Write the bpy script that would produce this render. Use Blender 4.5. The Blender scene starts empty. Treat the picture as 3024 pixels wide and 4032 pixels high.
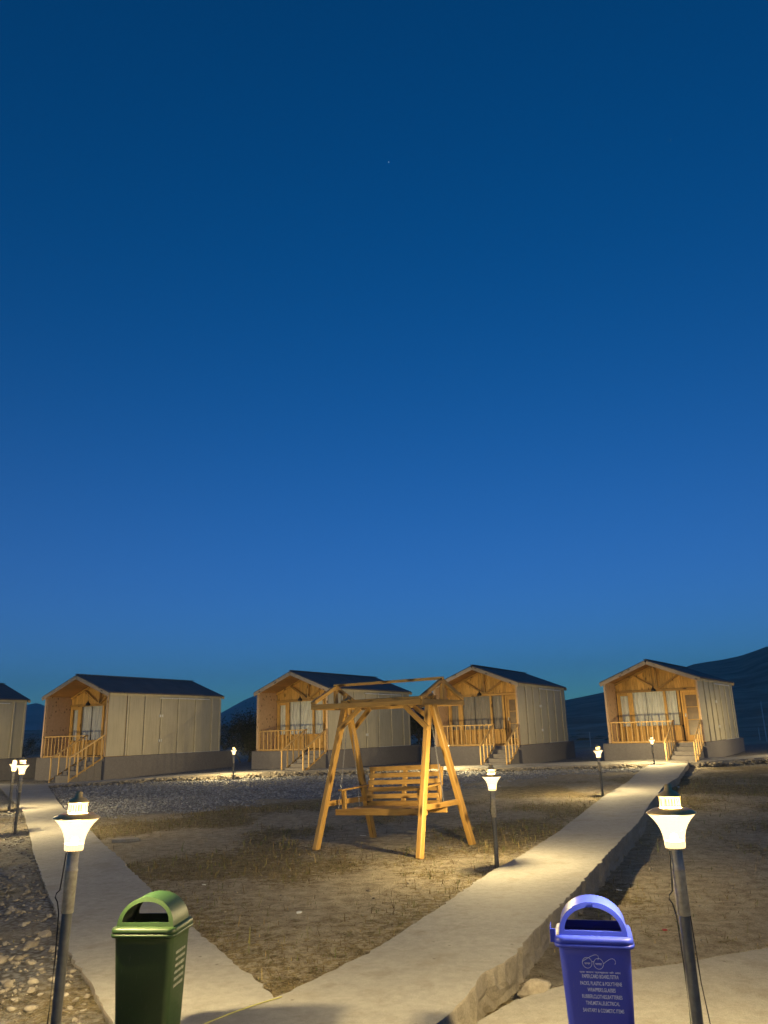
import bpy, bmesh, math, random
import numpy as np
from mathutils import Vector, Matrix, geometry

random.seed(7)
rng = np.random.default_rng(11)
sc = bpy.context.scene
COL = sc.collection
rad = math.radians

# ------------------------------------------------------------------ camera
cam_d = bpy.data.cameras.new('camera')
cam = bpy.data.objects.new('camera', cam_d)
COL.objects.link(cam)
sc.camera = cam
cam_d.sensor_fit = 'HORIZONTAL'
cam_d.sensor_width = 36.0
cam_d.lens = 36.0 * 3022.3 / 3024.0
cam_d.clip_start = 0.05
cam_d.clip_end = 30000
_t, _r = math.atan2(861.2, 3022.3), 0.029045
F = Vector((0, math.cos(_t), math.sin(_t)))
U0 = Vector((0, -math.sin(_t), math.cos(_t)))
R0 = Vector((1, 0, 0))
RT = R0 * math.cos(_r) - U0 * math.sin(_r)
UP = R0 * math.sin(_r) + U0 * math.cos(_r)
cam.matrix_world = Matrix(((RT.x, UP.x, -F.x, 0), (RT.y, UP.y, -F.y, 0), (RT.z, UP.z, -F.z, 1.6), (0, 0, 0, 1)))

# ------------------------------------------------------------------ world: clear sky at dusk
world = bpy.data.worlds.new('World')
sc.world = world
world.use_nodes = True
wn = world.node_tree
bg = wn.nodes['Background']
sky = wn.nodes.new('ShaderNodeTexSky')
sky.sky_type = 'NISHITA'
sky.sun_disc = False
sky.sun_elevation = rad(2.0)
sky.sun_rotation = rad(190)
sky.altitude = 3000
sky.air_density = 1.0
sky.dust_density = 0.0
sky.ozone_density = 8.0
tint = wn.nodes.new('ShaderNodeMix')
tint.data_type = 'RGBA'
tint.blend_type = 'MULTIPLY'
tint.inputs[0].default_value = 1.0
tint.inputs[7].default_value = (1.0, 3.95, 1.74, 1)
addc = wn.nodes.new('ShaderNodeMix')
addc.data_type = 'RGBA'
addc.blend_type = 'ADD'
# pale band of afterglow low over the whole horizon
geo_ = wn.nodes.new('ShaderNodeTexCoord'); sep_ = wn.nodes.new('ShaderNodeSeparateXYZ')
inv_ = wn.nodes.new('ShaderNodeMath'); inv_.operation = 'SUBTRACT'; inv_.use_clamp = True; inv_.inputs[0].default_value = 1.0
pow_ = wn.nodes.new('ShaderNodeMath'); pow_.operation = 'POWER'; pow_.inputs[1].default_value = 5.0
abs_ = wn.nodes.new('ShaderNodeMath'); abs_.operation = 'ABSOLUTE'
wn.links.new(geo_.outputs['Generated'], sep_.inputs[0]); wn.links.new(sep_.outputs[2], abs_.inputs[0])
wn.links.new(abs_.outputs[0], inv_.inputs[1]); wn.links.new(inv_.outputs[0], pow_.inputs[0])
wn.links.new(pow_.outputs[0], addc.inputs[0])
addc.inputs[7].default_value = (0.66, 0.42, 0.72, 1)
wn.links.new(sky.outputs[0], tint.inputs[6])
wn.links.new(tint.outputs[2], addc.inputs[6])
wn.links.new(addc.outputs[2], bg.inputs[0])
bg.inputs[1].default_value = 0.138

sc.view_settings.view_transform = 'Standard'
sc.view_settings.look = 'None'
sc.view_settings.exposure = 0.0
sc.view_settings.gamma = 1.0
sc.view_settings.use_curve_mapping = False
sc.render.engine = 'CYCLES'
sc.cycles.max_bounces = 6
sc.cycles.diffuse_bounces = 3
sc.cycles.glossy_bounces = 3
sc.cycles.transparent_max_bounces = 12
sc.cycles.sample_clamp_indirect = 4.0

LAMP_POWER = 720.0
LAMP_COL = (1.0, 0.765, 0.36)

# ------------------------------------------------------------------ noise helpers
_lat = rng.random((256, 256))
def vnoise(x, y):
    xi = np.floor(x).astype(int); yi = np.floor(y).astype(int)
    fx = x - xi; fy = y - yi
    fx = fx * fx * (3 - 2 * fx); fy = fy * fy * (3 - 2 * fy)
    a = _lat[xi % 256, yi % 256]; b = _lat[(xi + 1) % 256, yi % 256]
    c = _lat[xi % 256, (yi + 1) % 256]; d = _lat[(xi + 1) % 256, (yi + 1) % 256]
    return (a * (1 - fx) + b * fx) * (1 - fy) + (c * (1 - fx) + d * fx) * fy
def fbm(x, y, o=4):
    x = np.asarray(x, float); y = np.asarray(y, float)
    s = 0; a = 0.5; n = 0
    for i in range(o):
        s = s + a * vnoise(x * 2 ** i + 17.3 * i, y * 2 ** i + 9.1 * i); n += a; a *= 0.5
    return s / n

# ------------------------------------------------------------------ materials
class N:
    def __init__(s, name):
        s.m = bpy.data.materials.new(name); s.m.use_nodes = True
        s.t = s.m.node_tree; s.b = s.t.nodes['Principled BSDF']
    def n(s, typ, **k):
        q = s.t.nodes.new(typ)
        for a, v in k.items():
            if a.startswith('_'): q.inputs[a[1:].replace('_', ' ')].default_value = v
            else: setattr(q, a, v)
        return q
    def l(s, a, b): s.t.links.new(a, b)
    def coord(s, scale=(1, 1, 1), kind='Object', rnd=False):
        tc = s.n('ShaderNodeTexCoord'); mp = s.n('ShaderNodeMapping')
        mp.inputs['Scale'].default_value = scale
        s.l(tc.outputs[kind], mp.inputs[0])
        if rnd:
            oi = s.n('ShaderNodeObjectInfo'); mu = s.n('ShaderNodeMath', operation='MULTIPLY')
            mu.inputs[1].default_value = 37.0
            s.l(oi.outputs['Random'], mu.inputs[0]); s.l(mu.outputs[0], mp.inputs['Location'])
        return mp.outputs[0]
    def noise(s, vec, scale=5, detail=4, rough=.55):
        q = s.n('ShaderNodeTexNoise'); q.inputs['Scale'].default_value = scale
        q.inputs['Detail'].default_value = detail; q.inputs['Roughness'].default_value = rough
        s.l(vec, q.inputs['Vector']); return q.outputs[0]
    def ramp(s, fac, stops):
        q = s.n('ShaderNodeValToRGB'); e = q.color_ramp.elements
        while len(e) < len(stops): e.new(0.5)
        for i, (p, c) in enumerate(stops):
            e[i].position = p; e[i].color = (*c, 1)
        s.l(fac, q.inputs[0]); return q.outputs[0]
    def mix(s, fac, a, b, mode='MIX'):
        q = s.n('ShaderNodeMix', data_type='RGBA', blend_type=mode)
        for i, v in ((0, fac), (6, a), (7, b)):
            if hasattr(v, 'is_output'): s.l(v, q.inputs[i])
            elif i == 0: q.inputs[0].default_value = v
            else: q.inputs[i].default_value = (*v, 1)
        return q.outputs[2]
    def bump(s, h, strength=.3, dist=.01):
        q = s.n('ShaderNodeBump'); q.inputs['Strength'].default_value = strength
        q.inputs['Distance'].default_value = dist
        s.l(h, q.inputs['Height']); s.l(q.outputs[0], s.b.inputs['Normal'])
    def col(s, c): s.l(c, s.b.inputs['Base Color'])
    def rough(s, v, spec=None):
        s.b.inputs['Roughness'].default_value = v
        if spec is not None: s.b.inputs['Specular IOR Level'].default_value = spec

def wood_mat(name, base, dark, knot=.0, grain=(1, 14, 14), rough=.55, kscale=3.0, spec=.3, rndmix=.3):
    w = N(name)
    v = w.coord(grain, rnd=True)
    g = w.noise(v, 3, 5, .6)
    c = w.ramp(g, [(.3, dark), (.62, base)])
    big = w.noise(w.coord(tuple(x * .25 for x in grain), rnd=True), 2, 2)
    c = w.mix(big, c, w.mix(.5, c, tuple(min(1, x * 1.15) for x in base)))
    if knot:
        kv = w.coord(tuple(.35 + .65 * (x / max(grain)) for x in grain), rnd=True)
        vo = w.n('ShaderNodeTexVoronoi'); vo.inputs['Scale'].default_value = kscale
        w.l(kv, vo.inputs['Vector'])
        kr = w.ramp(vo.outputs['Distance'], [(.03 + .04 * knot, (1, 1, 1)), (.06 + .09 * knot, (0, 0, 0))])
        c = w.mix(kr, c, tuple(x * .35 for x in dark))
    oi = w.n('ShaderNodeObjectInfo')
    rr = w.ramp(oi.outputs['Random'], [(0, (1 - rndmix,) * 3), (1, (1, 1, 1))])
    c = w.mix(1.0, c, rr, 'MULTIPLY')
    w.col(c); w.rough(rough, spec)
    w.bump(g, .25, .002)
    return w.m

def plain(name, c, rough=.6, metal=0, spec=.5, nscale=8, var=.12, bump=0, bd=.002):
    w = N(name)
    nz = w.noise(w.coord(), nscale, 4)
    w.col(w.ramp(nz, [(.3, tuple(x * (1 - var) for x in c)), (.7, tuple(min(1, x * (1 + var)) for x in c))]))
    w.rough(rough, spec); w.b.inputs['Metallic'].default_value = metal
    if bump: w.bump(w.noise(w.coord(), nscale * 8, 3), bump, bd)
    return w.m

M = {}
M['pine_x'] = wood_mat('pine', (.64, .375, .105), (.36, .18, .04), knot=2.4, grain=(1.2, 16, 16), kscale=7.0, rough=.42, rndmix=.38)
M['pine_z'] = wood_mat('pine_boards', (.80, .47, .13), (.42, .21, .045), knot=1.4, grain=(14, 14, 1.2), kscale=4)
M['pale_z'] = wood_mat('pale_knotty_pine', (.72, .52, .32), (.55, .34, .18), knot=2.2, grain=(10, 10, 2), kscale=7)
M['pale_x'] = wood_mat('pale_knotty_pine_board', (.72, .54, .34), (.55, .36, .2), knot=2.2, grain=(2, 10, 10), kscale=7)
M['sheet'] = wood_mat('knotty_plywood', (.62, .42, .25), (.48, .31, .17), knot=2.0, grain=(5, 5, 2.6), kscale=6.5, rndmix=.1)
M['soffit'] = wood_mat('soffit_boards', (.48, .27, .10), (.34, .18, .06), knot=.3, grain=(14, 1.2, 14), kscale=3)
M['rail'] = wood_mat('rail_pine', (.80, .52, .20), (.60, .35, .11), knot=.5, grain=(1.2, 12, 12), kscale=4)
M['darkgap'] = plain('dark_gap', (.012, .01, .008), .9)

def panel_mat():
    w = N('beige_wall_panel')
    v = w.coord((1, 1, 1), rnd=True)
    a = w.noise(v, 1.4, 3); b = w.noise(v, 60, 3)
    c = w.ramp(a, [(.3, (.46, .41, .30)), (.7, (.52, .465, .345))])
    c = w.mix(.12, c, w.ramp(b, [(.35, (.36, .32, .23)), (.65, (.62, .55, .42))]))
    # faint run-off streaks
    s = w.noise(w.coord((22, 22, .8), rnd=True), 1.2, 3)
    c = w.mix(w.ramp(s, [(.50, (0, 0, 0)), (.75, (.45, .45, .45))]), c, (.27, .225, .16))
    w.col(c); w.rough(.75, .25); w.bump(b, .25, .003)
    return w.m
M['panel'] = panel_mat()
M['batten'] = plain('beige_batten', (.58, .51, .36), .6, nscale=3)
M['roofsheet'] = plain('slate_roof_sheet', (.15, .125, .11), .6, spec=.25, nscale=1.5, var=.2)
M['white'] = plain('white_plastic', (.75, .74, .7), .5)
M['black'] = plain('black_paint', (.012, .011, .01), .4)

def concrete(name, a, b, bump=.5, stain=(.20, .17, .13), sc_=1.0):
    w = N(name)
    v = w.coord()
    n1 = w.noise(v, .9 * sc_, 5, .6); n2 = w.noise(v, 14 * sc_, 5, .65); n3 = w.noise(v, 120, 3, .7)
    c = w.ramp(n1, [(.3, a), (.7, b)])
    c = w.mix(.35, c, w.ramp(n2, [(.35, tuple(x * .72 for x in a)), (.65, tuple(min(1, x * 1.15) for x in b))]))
    c = w.mix(.22, c, w.ramp(n3, [(.35, tuple(x * .45 for x in a)), (.6, tuple(min(1, x * 1.25) for x in b))]))
    st = w.noise(v, 2.3 * sc_, 4, .6)
    c = w.mix(w.ramp(st, [(.56, (0, 0, 0)), (.72, (.5, .5, .5))]), c, stain)
    sp = w.n('ShaderNodeTexVoronoi'); sp.inputs['Scale'].default_value = 4.5 * sc_; w.l(v, sp.inputs['Vector'])
    c = w.mix(w.ramp(sp.outputs['Distance'], [(.03, (.7, .7, .7)), (.07, (0, 0, 0))]), c, tuple(x * .4 for x in stain))
    n5 = w.noise(v, 5.5 * sc_, 6, .75)
    c = w.mix(w.ramp(n5, [(.52, (0, 0, 0)), (.66, (.38, .38, .38))]), c, tuple(x * .9 for x in stain))
    w.col(c); w.rough(.85, .25)
    ad = w.n('ShaderNodeMath', operation='ADD'); w.l(n2, ad.inputs[0]); w.l(n3, ad.inputs[1])
    w.bump(ad.outputs[0], bump, .008)
    return w.m
M['path'] = concrete('path_concrete', (.245, .234, .215), (.345, .332, .305), .45)
M['slab'] = concrete('rough_slab_concrete', (.24, .224, .195), (.34, .32, .28), .8)
M['edge'] = concrete('broken_concrete_edge', (.26, .225, .18), (.38, .34, .28), 1.0, sc_=2.5)
M['plinth'] = concrete('grey_plinth_render', (.155, .14, .14), (.21, .195, .195), .25, stain=(.17, .15, .15), sc_=.8)
M['step'] = concrete('step_concrete', (.16, .145, .14), (.22, .20, .19), .3)

def ground_mat():
    w = N('dry_ground')
    v = w.coord()
    at = w.n('ShaderNodeAttribute', attribute_name='gravel')
    at2 = w.n('ShaderNodeAttribute', attribute_name='litter')
    n1 = w.noise(v, .8, 5, .6); n2 = w.noise(v, 6, 6, .68); n3 = w.noise(v, 45, 4, .7)
    soil = w.ramp(n1, [(.3, (.31, .26, .19)), (.7, (.47, .41, .31))])
    soil = w.mix(.6, soil, w.ramp(n2, [(.38, (.15, .115, .07)), (.6, (.52, .46, .35))]))
    soil = w.mix(.3, soil, w.ramp(n3, [(.38, (.07, .05, .03)), (.6, (.42, .36, .27))]))
    lit = w.mix(.5, w.ramp(n3, [(.38, (.035, .024, .010)), (.62, (.36, .28, .14))]), w.ramp(n2, [(.4, (.06, .042, .018)), (.62, (.32, .25, .13))]))
    n4 = w.noise(v, 13, 6, .75)
    a1 = w.n('ShaderNodeMath', operation='MULTIPLY_ADD'); a1.inputs[1].default_value = .22; w.l(at2.outputs['Fac'], a1.inputs[0]); w.l(n4, a1.inputs[2])
    edge = w.ramp(a1.outputs[0], [(.57, (0, 0, 0)), (.68, (.92, .92, .92))])
    soil = w.mix(edge, soil, lit)
    # straw fibres lying flat, and pale grit
    fb = w.noise(w.coord((7, 60, 7)), 3, 4, .7); fb2 = w.noise(w.coord((60, 7, 7)), 3, 4, .7)
    soil = w.mix(w.ramp(fb, [(.60, (0, 0, 0)), (.68, (.55, .55, .55))]), soil, (.42, .34, .19))
    soil = w.mix(w.ramp(fb2, [(.61, (0, 0, 0)), (.69, (.5, .5, .5))]), soil, (.10, .07, .035))
    vg = w.n('ShaderNodeTexVoronoi'); vg.inputs['Scale'].default_value = 38; w.l(v, vg.inputs['Vector'])
    soil = w.mix(w.ramp(vg.outputs['Distance'], [(.12, (.6, .6, .6)), (.2, (0, 0, 0))]), soil, (.5, .46, .39))
    vo = w.n('ShaderNodeTexVoronoi'); vo.inputs['Scale'].default_value = 22; w.l(v, vo.inputs['Vector'])
    gr = w.mix(.75, (.26, .265, .275), w.ramp(w.noise(vo.outputs['Color'], 1, 0), [(.3, (.14, .14, .145)), (.7, (.40, .405, .42))]))
    gr = w.mix(w.ramp(vo.outputs['Distance'], [(.35, (0, 0, 0)), (.7, (.8, .8, .8))]), gr, (.07, .06, .05))
    w.col(w.mix(at.outputs['Fac'], soil, gr)); w.rough(.95, .1)
    ad = w.n('ShaderNodeMath', operation='ADD'); w.l(n2, ad.inputs[0]); w.l(n3, ad.inputs[1])
    w.bump(ad.outputs[0], 1.0, .05)
    return w.m
M['ground'] = ground_mat()
def terrain_mat():
    w = N('far_terrain')
    v = w.coord()
    n1 = w.noise(w.coord((.016, .05, .08)), 1, 7, .65); n2 = w.noise(v, .08, 7, .65)
    c = w.ramp(n1, [(.35, (.22, .165, .125)), (.65, (.46, .35, .26))])
    c = w.mix(.5, c, w.ramp(n2, [(.4, (.13, .11, .08)), (.62, (.46, .36, .26))]))
    w.col(c); w.rough(.95, .05); w.bump(n2, 1.0, 1.5)
    return w.m
M['terrain'] = terrain_mat()
M['mount'] = plain('far_mountain_rock', (.46, .37, .33), .95, spec=.0, nscale=.02, var=.25)
def stone_mat():
    w = N('stone')
    v = w.coord(rnd=True)
    oi = w.n('ShaderNodeObjectInfo'); ge = w.n('ShaderNodeNewGeometry')
    n2 = w.noise(v, 25, 5, .6)
    a = w.mix(oi.outputs['Random'], (.20, .18, .155), (.36, .335, .30))
    b = w.ramp(ge.outputs['Random Per Island'], [(0, (.6, .55, .5)), (.5, (.95, .9, .82)), (1, (1.25, 1.2, 1.1))])
    c = w.mix(1.0, a, b, 'MULTIPLY')
    c = w.mix(.35, c, w.ramp(n2, [(.35, (.14, .12, .1)), (.65, (.5, .46, .4))]))
    w.col(c); w.rough(.9, .2); w.bump(n2, .5, .006)
    return w.m
M['stone'] = stone_mat()
def blade_mat(name, stops):
    w = N(name)
    ge = w.n('ShaderNodeNewGeometry')
    w.col(w.ramp(ge.outputs['Random Per Island'], stops)); w.rough(.8, .15)
    return w.m
M['gravel'] = blade_mat('skylight_tinted_gravel', [(0, (.15, .15, .16)), (.5, (.23, .235, .25)), (1, (.33, .335, .35))])  # grey gravel; blue tint painted in for skylight where lamps barely reach
M['grass'] = blade_mat('dry_grass', [(0, (.07, .042, .014)), (.3, (.16, .11, .045)), (.55, (.36, .27, .13)), (.75, (.16, .16, .045)), (1, (.11, .14, .04))])
M['leaf'] = blade_mat('dark_leaves', [(0, (.030, .040, .018)), (1, (.085, .095, .045))])
M['bark'] = plain('bark', (.14, .11, .08), .9, nscale=20, var=.3)

def plastic(name, c, rough=.44, scr=.08):
    w = N(name)
    v = w.coord()
    w.col(w.ramp(w.noise(v, 9, 4), [(.3, tuple(x * .88 for x in c)), (.7, c)]))
    rn = w.n('ShaderNodeMapRange'); rn.inputs[3].default_value = rough - .06; rn.inputs[4].default_value = rough + .16
    sc2 = w.noise(w.coord((30, 30, 5)), 4, 5, .7)
    base_ = w.b.inputs['Base Color'].links[0].from_socket
    w.col(w.mix(w.ramp(sc2, [(.60, (0, 0, 0)), (.75, (.16, .16, .16))]), base_, (.30, .28, .24)))
    w.l(w.noise(w.coord((3, 3, 18)), 6, 5), rn.inputs[0]); w.l(rn.outputs[0], w.b.inputs['Roughness'])
    w.b.inputs['Specular IOR Level'].default_value = .5
    w.bump(w.noise(v, 300, 2), scr, .001)
    return w.m
M['green'] = plastic('green_plastic', (.015, .043, .007))
M['blue'] = plastic('blue_plastic', (.020, .040, .46))
M['print'] = plain('pale_print', (.70, .72, .88), .6, nscale=60, var=.2)
M['print_w'] = plain('worn_white_print', (.36, .37, .32), .6, nscale=60, var=.45)
M['pole'] = plain('grey_painted_pole', (.10, .10, .105), .55, metal=.2, nscale=20, var=.3)
M['sleeve'] = plain('taped_pole_sleeve', (.34, .31, .27), .6, nscale=40, var=.25)
M['cap'] = plain('bronze_lamp_cap', (.50, .36, .17), .45, metal=.3)
M['wire'] = plain('black_cable', (.02, .02, .02), .5)
M['cord'] = plain('yellow_green_cord', (.42, .40, .12), .6)
M['steel'] = plain('galvanised_chain', (.38, .38, .39), .35, metal=.8)
M['fencewire'] = plain('fence_wire', (.3, .3, .3), .5, metal=.5)
M['fencepost'] = plain('pale_fence_post', (.42, .42, .40), .7)

def glow_mat(name, strength, col, clear):
    w = N(name); t = w.t
    em = w.n('ShaderNodeEmission'); em.inputs[0].default_value = (*col, 1); em.inputs[1].default_value = strength
    tr = w.n('ShaderNodeBsdfTransparent'); mx = w.n('ShaderNodeMixShader'); mx.inputs[0].default_value = 1 - clear
    w.l(tr.outputs[0], mx.inputs[1]); w.l(em.outputs[0], mx.inputs[2])
    w.l(mx.outputs[0], t.nodes['Material Output'].inputs[0])
    return w.m
M['shade'] = glow_mat('lit_frosted_shade', 3.3, (1.0, .74, .36), .5)
M['collar'] = glow_mat('lit_lamp_collar', 3.0, (1.0, .72, .30), .35)
M['bulb'] = glow_mat('lit_bulb', 30.0, (1.0, .85, .6), .0)
def glass_mat():
    w = N('window_glass')
    gl = w.n('ShaderNodeBsdfGlossy'); gl.inputs['Roughness'].default_value = .05
    tr = w.n('ShaderNodeBsdfTransparent'); tr.inputs[0].default_value = (.97, .98, .98, 1)
    fr = w.n('ShaderNodeFresnel'); fr.inputs[0].default_value = 1.45
    mx = w.n('ShaderNodeMixShader')
    ge = w.n('ShaderNodeNewGeometry'); iv = w.n('ShaderNodeMath', operation='SUBTRACT'); iv.inputs[0].default_value = 1.0
    w.l(ge.outputs['Backfacing'], iv.inputs[1]); mm = w.n('ShaderNodeMath', operation='MULTIPLY')
    w.l(fr.outputs[0], mm.inputs[0]); w.l(iv.outputs[0], mm.inputs[1])
    w.l(mm.outputs[0], mx.inputs[0]); w.l(tr.outputs[0], mx.inputs[1]); w.l(gl.outputs[0], mx.inputs[2])
    w.l(mx.outputs[0], w.t.nodes['Material Output'].inputs[0])
    return w.m
M['glass'] = glass_mat()
M['doorpane'] = plain('brown_frosted_pane', (.16, .095, .035), .35, nscale=5, var=.3)
def cloth(name, c):
    w = N(name); v = w.coord((9, 9, .6), rnd=True)
    w.col(w.ramp(w.noise(v, 2.5, 4), [(.3, tuple(x * .62 for x in c)), (.65, c)])); w.rough(.9, .1)
    return w.m
M['curtain_white'] = cloth('white_curtain', (.86, .82, .72))
M['curtain_grey'] = cloth('grey_curtain', (.68, .66, .64))
M['curtain_brown'] = cloth('brown_grey_curtain', (.40, .34, .28))

# ------------------------------------------------------------------ object helpers
def mesh_obj(name, me, mat=None, parent=None, loc=None, mw=None):
    o = bpy.data.objects.new(name, me)
    COL.objects.link(o)
    if mat is not None and not me.materials: me.materials.append(mat)
    if parent is not None: o.parent = parent
    if mw is not None: o.matrix_local = mw
    elif loc is not None: o.location = loc
    return o
def empty(name, loc=(0, 0, 0), rz=0):
    o = bpy.data.objects.new(name, None); o.empty_display_size = .1
    COL.objects.link(o); o.location = loc; o.rotation_euler = (0, 0, rz)
    return o
def tag(o, label=None, cat=None, group=None, kind=None):
    for k, v in (('label', label), ('category', cat), ('group', group), ('kind', kind)):
        if v: o[k] = v
    return o
def children(o, pool):
    return [c for c in pool if c.parent == o]
def copy_tree(o, pool, keep=None):
    c = o.copy(); COL.objects.link(c)
    for ch in children(o, pool):
        if keep and ch.name.split('.')[0] not in keep: continue
        d = copy_tree(ch, pool); d.parent = c
    return c
def pydata(name, v, f, smooth=False):
    me = bpy.data.meshes.new(name); me.from_pydata([tuple(p) for p in v], [], f); me.update()
    if smooth: me.polygons.foreach_set('use_smooth', [True] * len(me.polygons))
    return me
_bx = {}
def box_me(sx, sy, sz, ch=.004):
    """chamfered box centred on the origin"""
    k = (round(sx, 3), round(sy, 3), round(sz, 3), round(ch, 4))
    if k not in _bx:
        bm = bmesh.new(); bmesh.ops.create_cube(bm, size=1)
        for v in bm.verts: v.co = Vector((v.co.x * sx, v.co.y * sy, v.co.z * sz))
        c = min(ch, .3 * min(sx, sy, sz))
        if c > 0: bmesh.ops.bevel(bm, geom=bm.edges[:], offset=c, segments=1, affect='EDGES', profile=.5)
        me = bpy.data.meshes.new('box'); bm.to_mesh(me); bm.free(); _bx[k] = me
    return _bx[k]
_mc = {}
def matted(me, mat):
    k = (me.name, mat.name)
    if k not in _mc:
        m2 = me.copy(); m2.materials.append(mat); _mc[k] = m2
    return _mc[k]
def box(name, x0, x1, y0, y1, z0, z1, mat, parent, ch=.004):
    me = matted(box_me(x1 - x0, y1 - y0, z1 - z0, ch), mat)
    return mesh_obj(name, me, None, parent, ((x0 + x1) / 2, (y0 + y1) / 2, (z0 + z1) / 2))
def beam(name, p0, p1, w, h, mat, parent, side=None, ch=.005):
    """box of width w (sideways) and height h from p0 to p1, its grain along local X"""
    p0 = Vector(p0); p1 = Vector(p1); d = p1 - p0; L = d.length; x = d.normalized()
    s = Vector(side) if side is not None else Vector((0, 0, 1)).cross(x)
    if s.length < 1e-4: s = Vector((0, 1, 0))
    s = (s - x * s.dot(x)).normalized(); z = x.cross(s)
    c = (p0 + p1) / 2
    mw = Matrix(((x.x, s.x, z.x, c.x), (x.y, s.y, z.y, c.y), (x.z, s.z, z.z, c.z), (0, 0, 0, 1)))
    return mesh_obj(name, matted(box_me(L, w, h, ch), mat), None, parent, mw=mw)
def lathe(prof, n=24, sq=0):
    v = []; f = []
    for r, z in prof:
        for i in range(n):
            a = 2 * math.pi * i / n
            v.append((r * math.cos(a), r * math.sin(a), z))
    for j in range(len(prof) - 1):
        for i in range(n):
            f.append((j * n + i, j * n + (i + 1) % n, (j + 1) * n + (i + 1) % n, (j + 1) * n + i))
    return v, f
def tube(pts, r, n=6, closed=False):
    v = []; f = []; m = len(pts); P = [Vector(p) for p in pts]
    for i, p in enumerate(P):
        a = P[(i - 1) % m] if (i > 0 or closed) else P[0]
        b = P[(i + 1) % m] if (i < m - 1 or closed) else P[-1]
        t = (b - a).normalized(); s = t.cross(Vector((0, 0, 1)))
        if s.length < 1e-3: s = t.cross(Vector((0, 1, 0)))
        s.normalize(); u = s.cross(t)
        for k in range(n):
            q = 2 * math.pi * k / n
            v.append(p + s * (r * math.cos(q)) + u * (r * math.sin(q)))
    for i in range(m if closed else m - 1):
        for k in range(n):
            j = (i + 1) % m
            f.append((i * n + k, i * n + (k + 1) % n, j * n + (k + 1) % n, j * n + k))
    return v, f

# ------------------------------------------------------------------ layout of the paths (plan)
RL = [(-.76, 5.32), (-.39, 5.93), (-.06, 6.56), (.13, 7.03), (.4, 7.64), (1.04, 9.25), (1.53, 10.23), (2.27, 11.92), (2.99, 13.7), (4.66, 17.93), (6.08, 21.2), (8.1, 26.4), (9.7, 30.2)]
RR = [(-.15, 3.6), (.2, 4.81), (.4, 5.22), (.55, 5.67), (.80, 6.04), (1.05, 6.64), (1.36, 7.35), (1.78, 8.27), (2.28, 9.46), (3.13, 11.42), (3.93, 13.22), (5.19, 16.42), (6.78, 20.27), (7.97, 22.65), (11.1, 30.2)]
LL = [(-.9, 2.9), (-1.45, 4.5), (-1.61, 4.95), (-1.72, 5.14), (-1.84, 5.36), (-2.01, 5.7), (-2.19, 5.99), (-2.5, 6.52), (-3.03, 7.62), (-3.41, 8.37), (-3.89, 9.31), (-5.16, 11.85), (-6.02, 13.67), (-8.2, 18.15), (-14.3, 29.3)]
LR = [(-.76, 5.32), (-.95, 5.72), (-1.04, 5.88), (-1.36, 6.49), (-1.72, 7.18), (-2.57, 8.86), (-3.22, 10.16), (-3.62, 11.03), (-4.27, 12.26), (-5.14, 14.06), (-6.91, 17.48), (-8.7, 21.12), (-11.9, 28.0)]
CE = [(-40, 20, .1), (-22, 25.0, .05), (-14.3, 27.6, .08), (-12, 28.2, .09), (-10.5, 29.0, .13), (-8.4, 29.9, .185), (-6.5, 30.4, .22), (-4.5, 30.8, .235), (-2.4, 30.9, .22), (1.2, 30.8, .18), (3.5, 30.5, .14), (5, 30.3, .14), (8.5, 30.1, .16), (11.6, 30.1, .17), (14.3, 31.0, .216), (17.6, 32.3, .31), (22, 34, .4), (40, 41, .5)]
cex = [p[0] for p in CE]; cey = [p[1] for p in CE]; cez = [p[2] for p in CE]
def ce_y(x): return np.interp(x, cex, cey)
def ce_z(x): return np.interp(x, cex, cez)
def edge_x(poly, y):
    return np.interp(y, [p[1] for p in poly], [p[0] for p in poly])
def path_z(y): return .05 + .10 * np.clip((np.asarray(y) - 6) / 24, 0, 1)

def ground_z(x, y, detail=True):
    x = np.asarray(x, float); y = np.asarray(y, float)
    # signed side distances
    dr = x - edge_x(RR, y)                  # >0 right of the right path
    dl = edge_x(LL[1:], y) - x              # >0 left of the left path
    z = np.zeros_like(x)
    low = -.19 * np.clip((26 - y) / 14, 0.1, 1)
    near = y < 5.5
    low = low * (1 - .0 * near)
    z = np.where(dr > -.12, low, z)
    z = np.where(dl > -.12, path_z(y) - .025 - .05 * np.clip(dl - .3, 0, 3), z)
    inr = (x > edge_x(RL, y) + .08) & (dr < -.05) & (y > 5.3)
    inl = (dl < -.05) & (x < edge_x(LR, y) - .08) & (y > 5.3)
    z = np.where(inr | inl, -.12, z)
    z = np.where((y < 5.45) & (dr <= -.05) & (dl < -.05), -.12, z)
    # slightly mounded gravel towards the cross path
    mound = np.clip((y - 18) / 12, 0, 1)
    z = z + np.where((dr < 0) & (dl < 0), .02 * mound, 0)
    n = (fbm(x * .7, y * .7, 3) - .5) * .07 + (fbm(x * 4.5 + 31, y * 4.5, 4) - .5) * .035
    z = z + n * np.clip((y + 3) / 6, 0, 1) * np.where(inr | inl, 0, 1)
    ey = ce_y(x)
    beyond = y > ey + .1
    z = np.where(beyond, ce_z(x) - .06 + (fbm(x * 2, y * 2, 3) - .5) * .05, z)
    z = np.where(y > 44, z * np.clip((58 - y) / 14, 0, 1) - .1 * (1 - np.clip((58 - y) / 14, 0, 1)), z)
    return z
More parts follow.
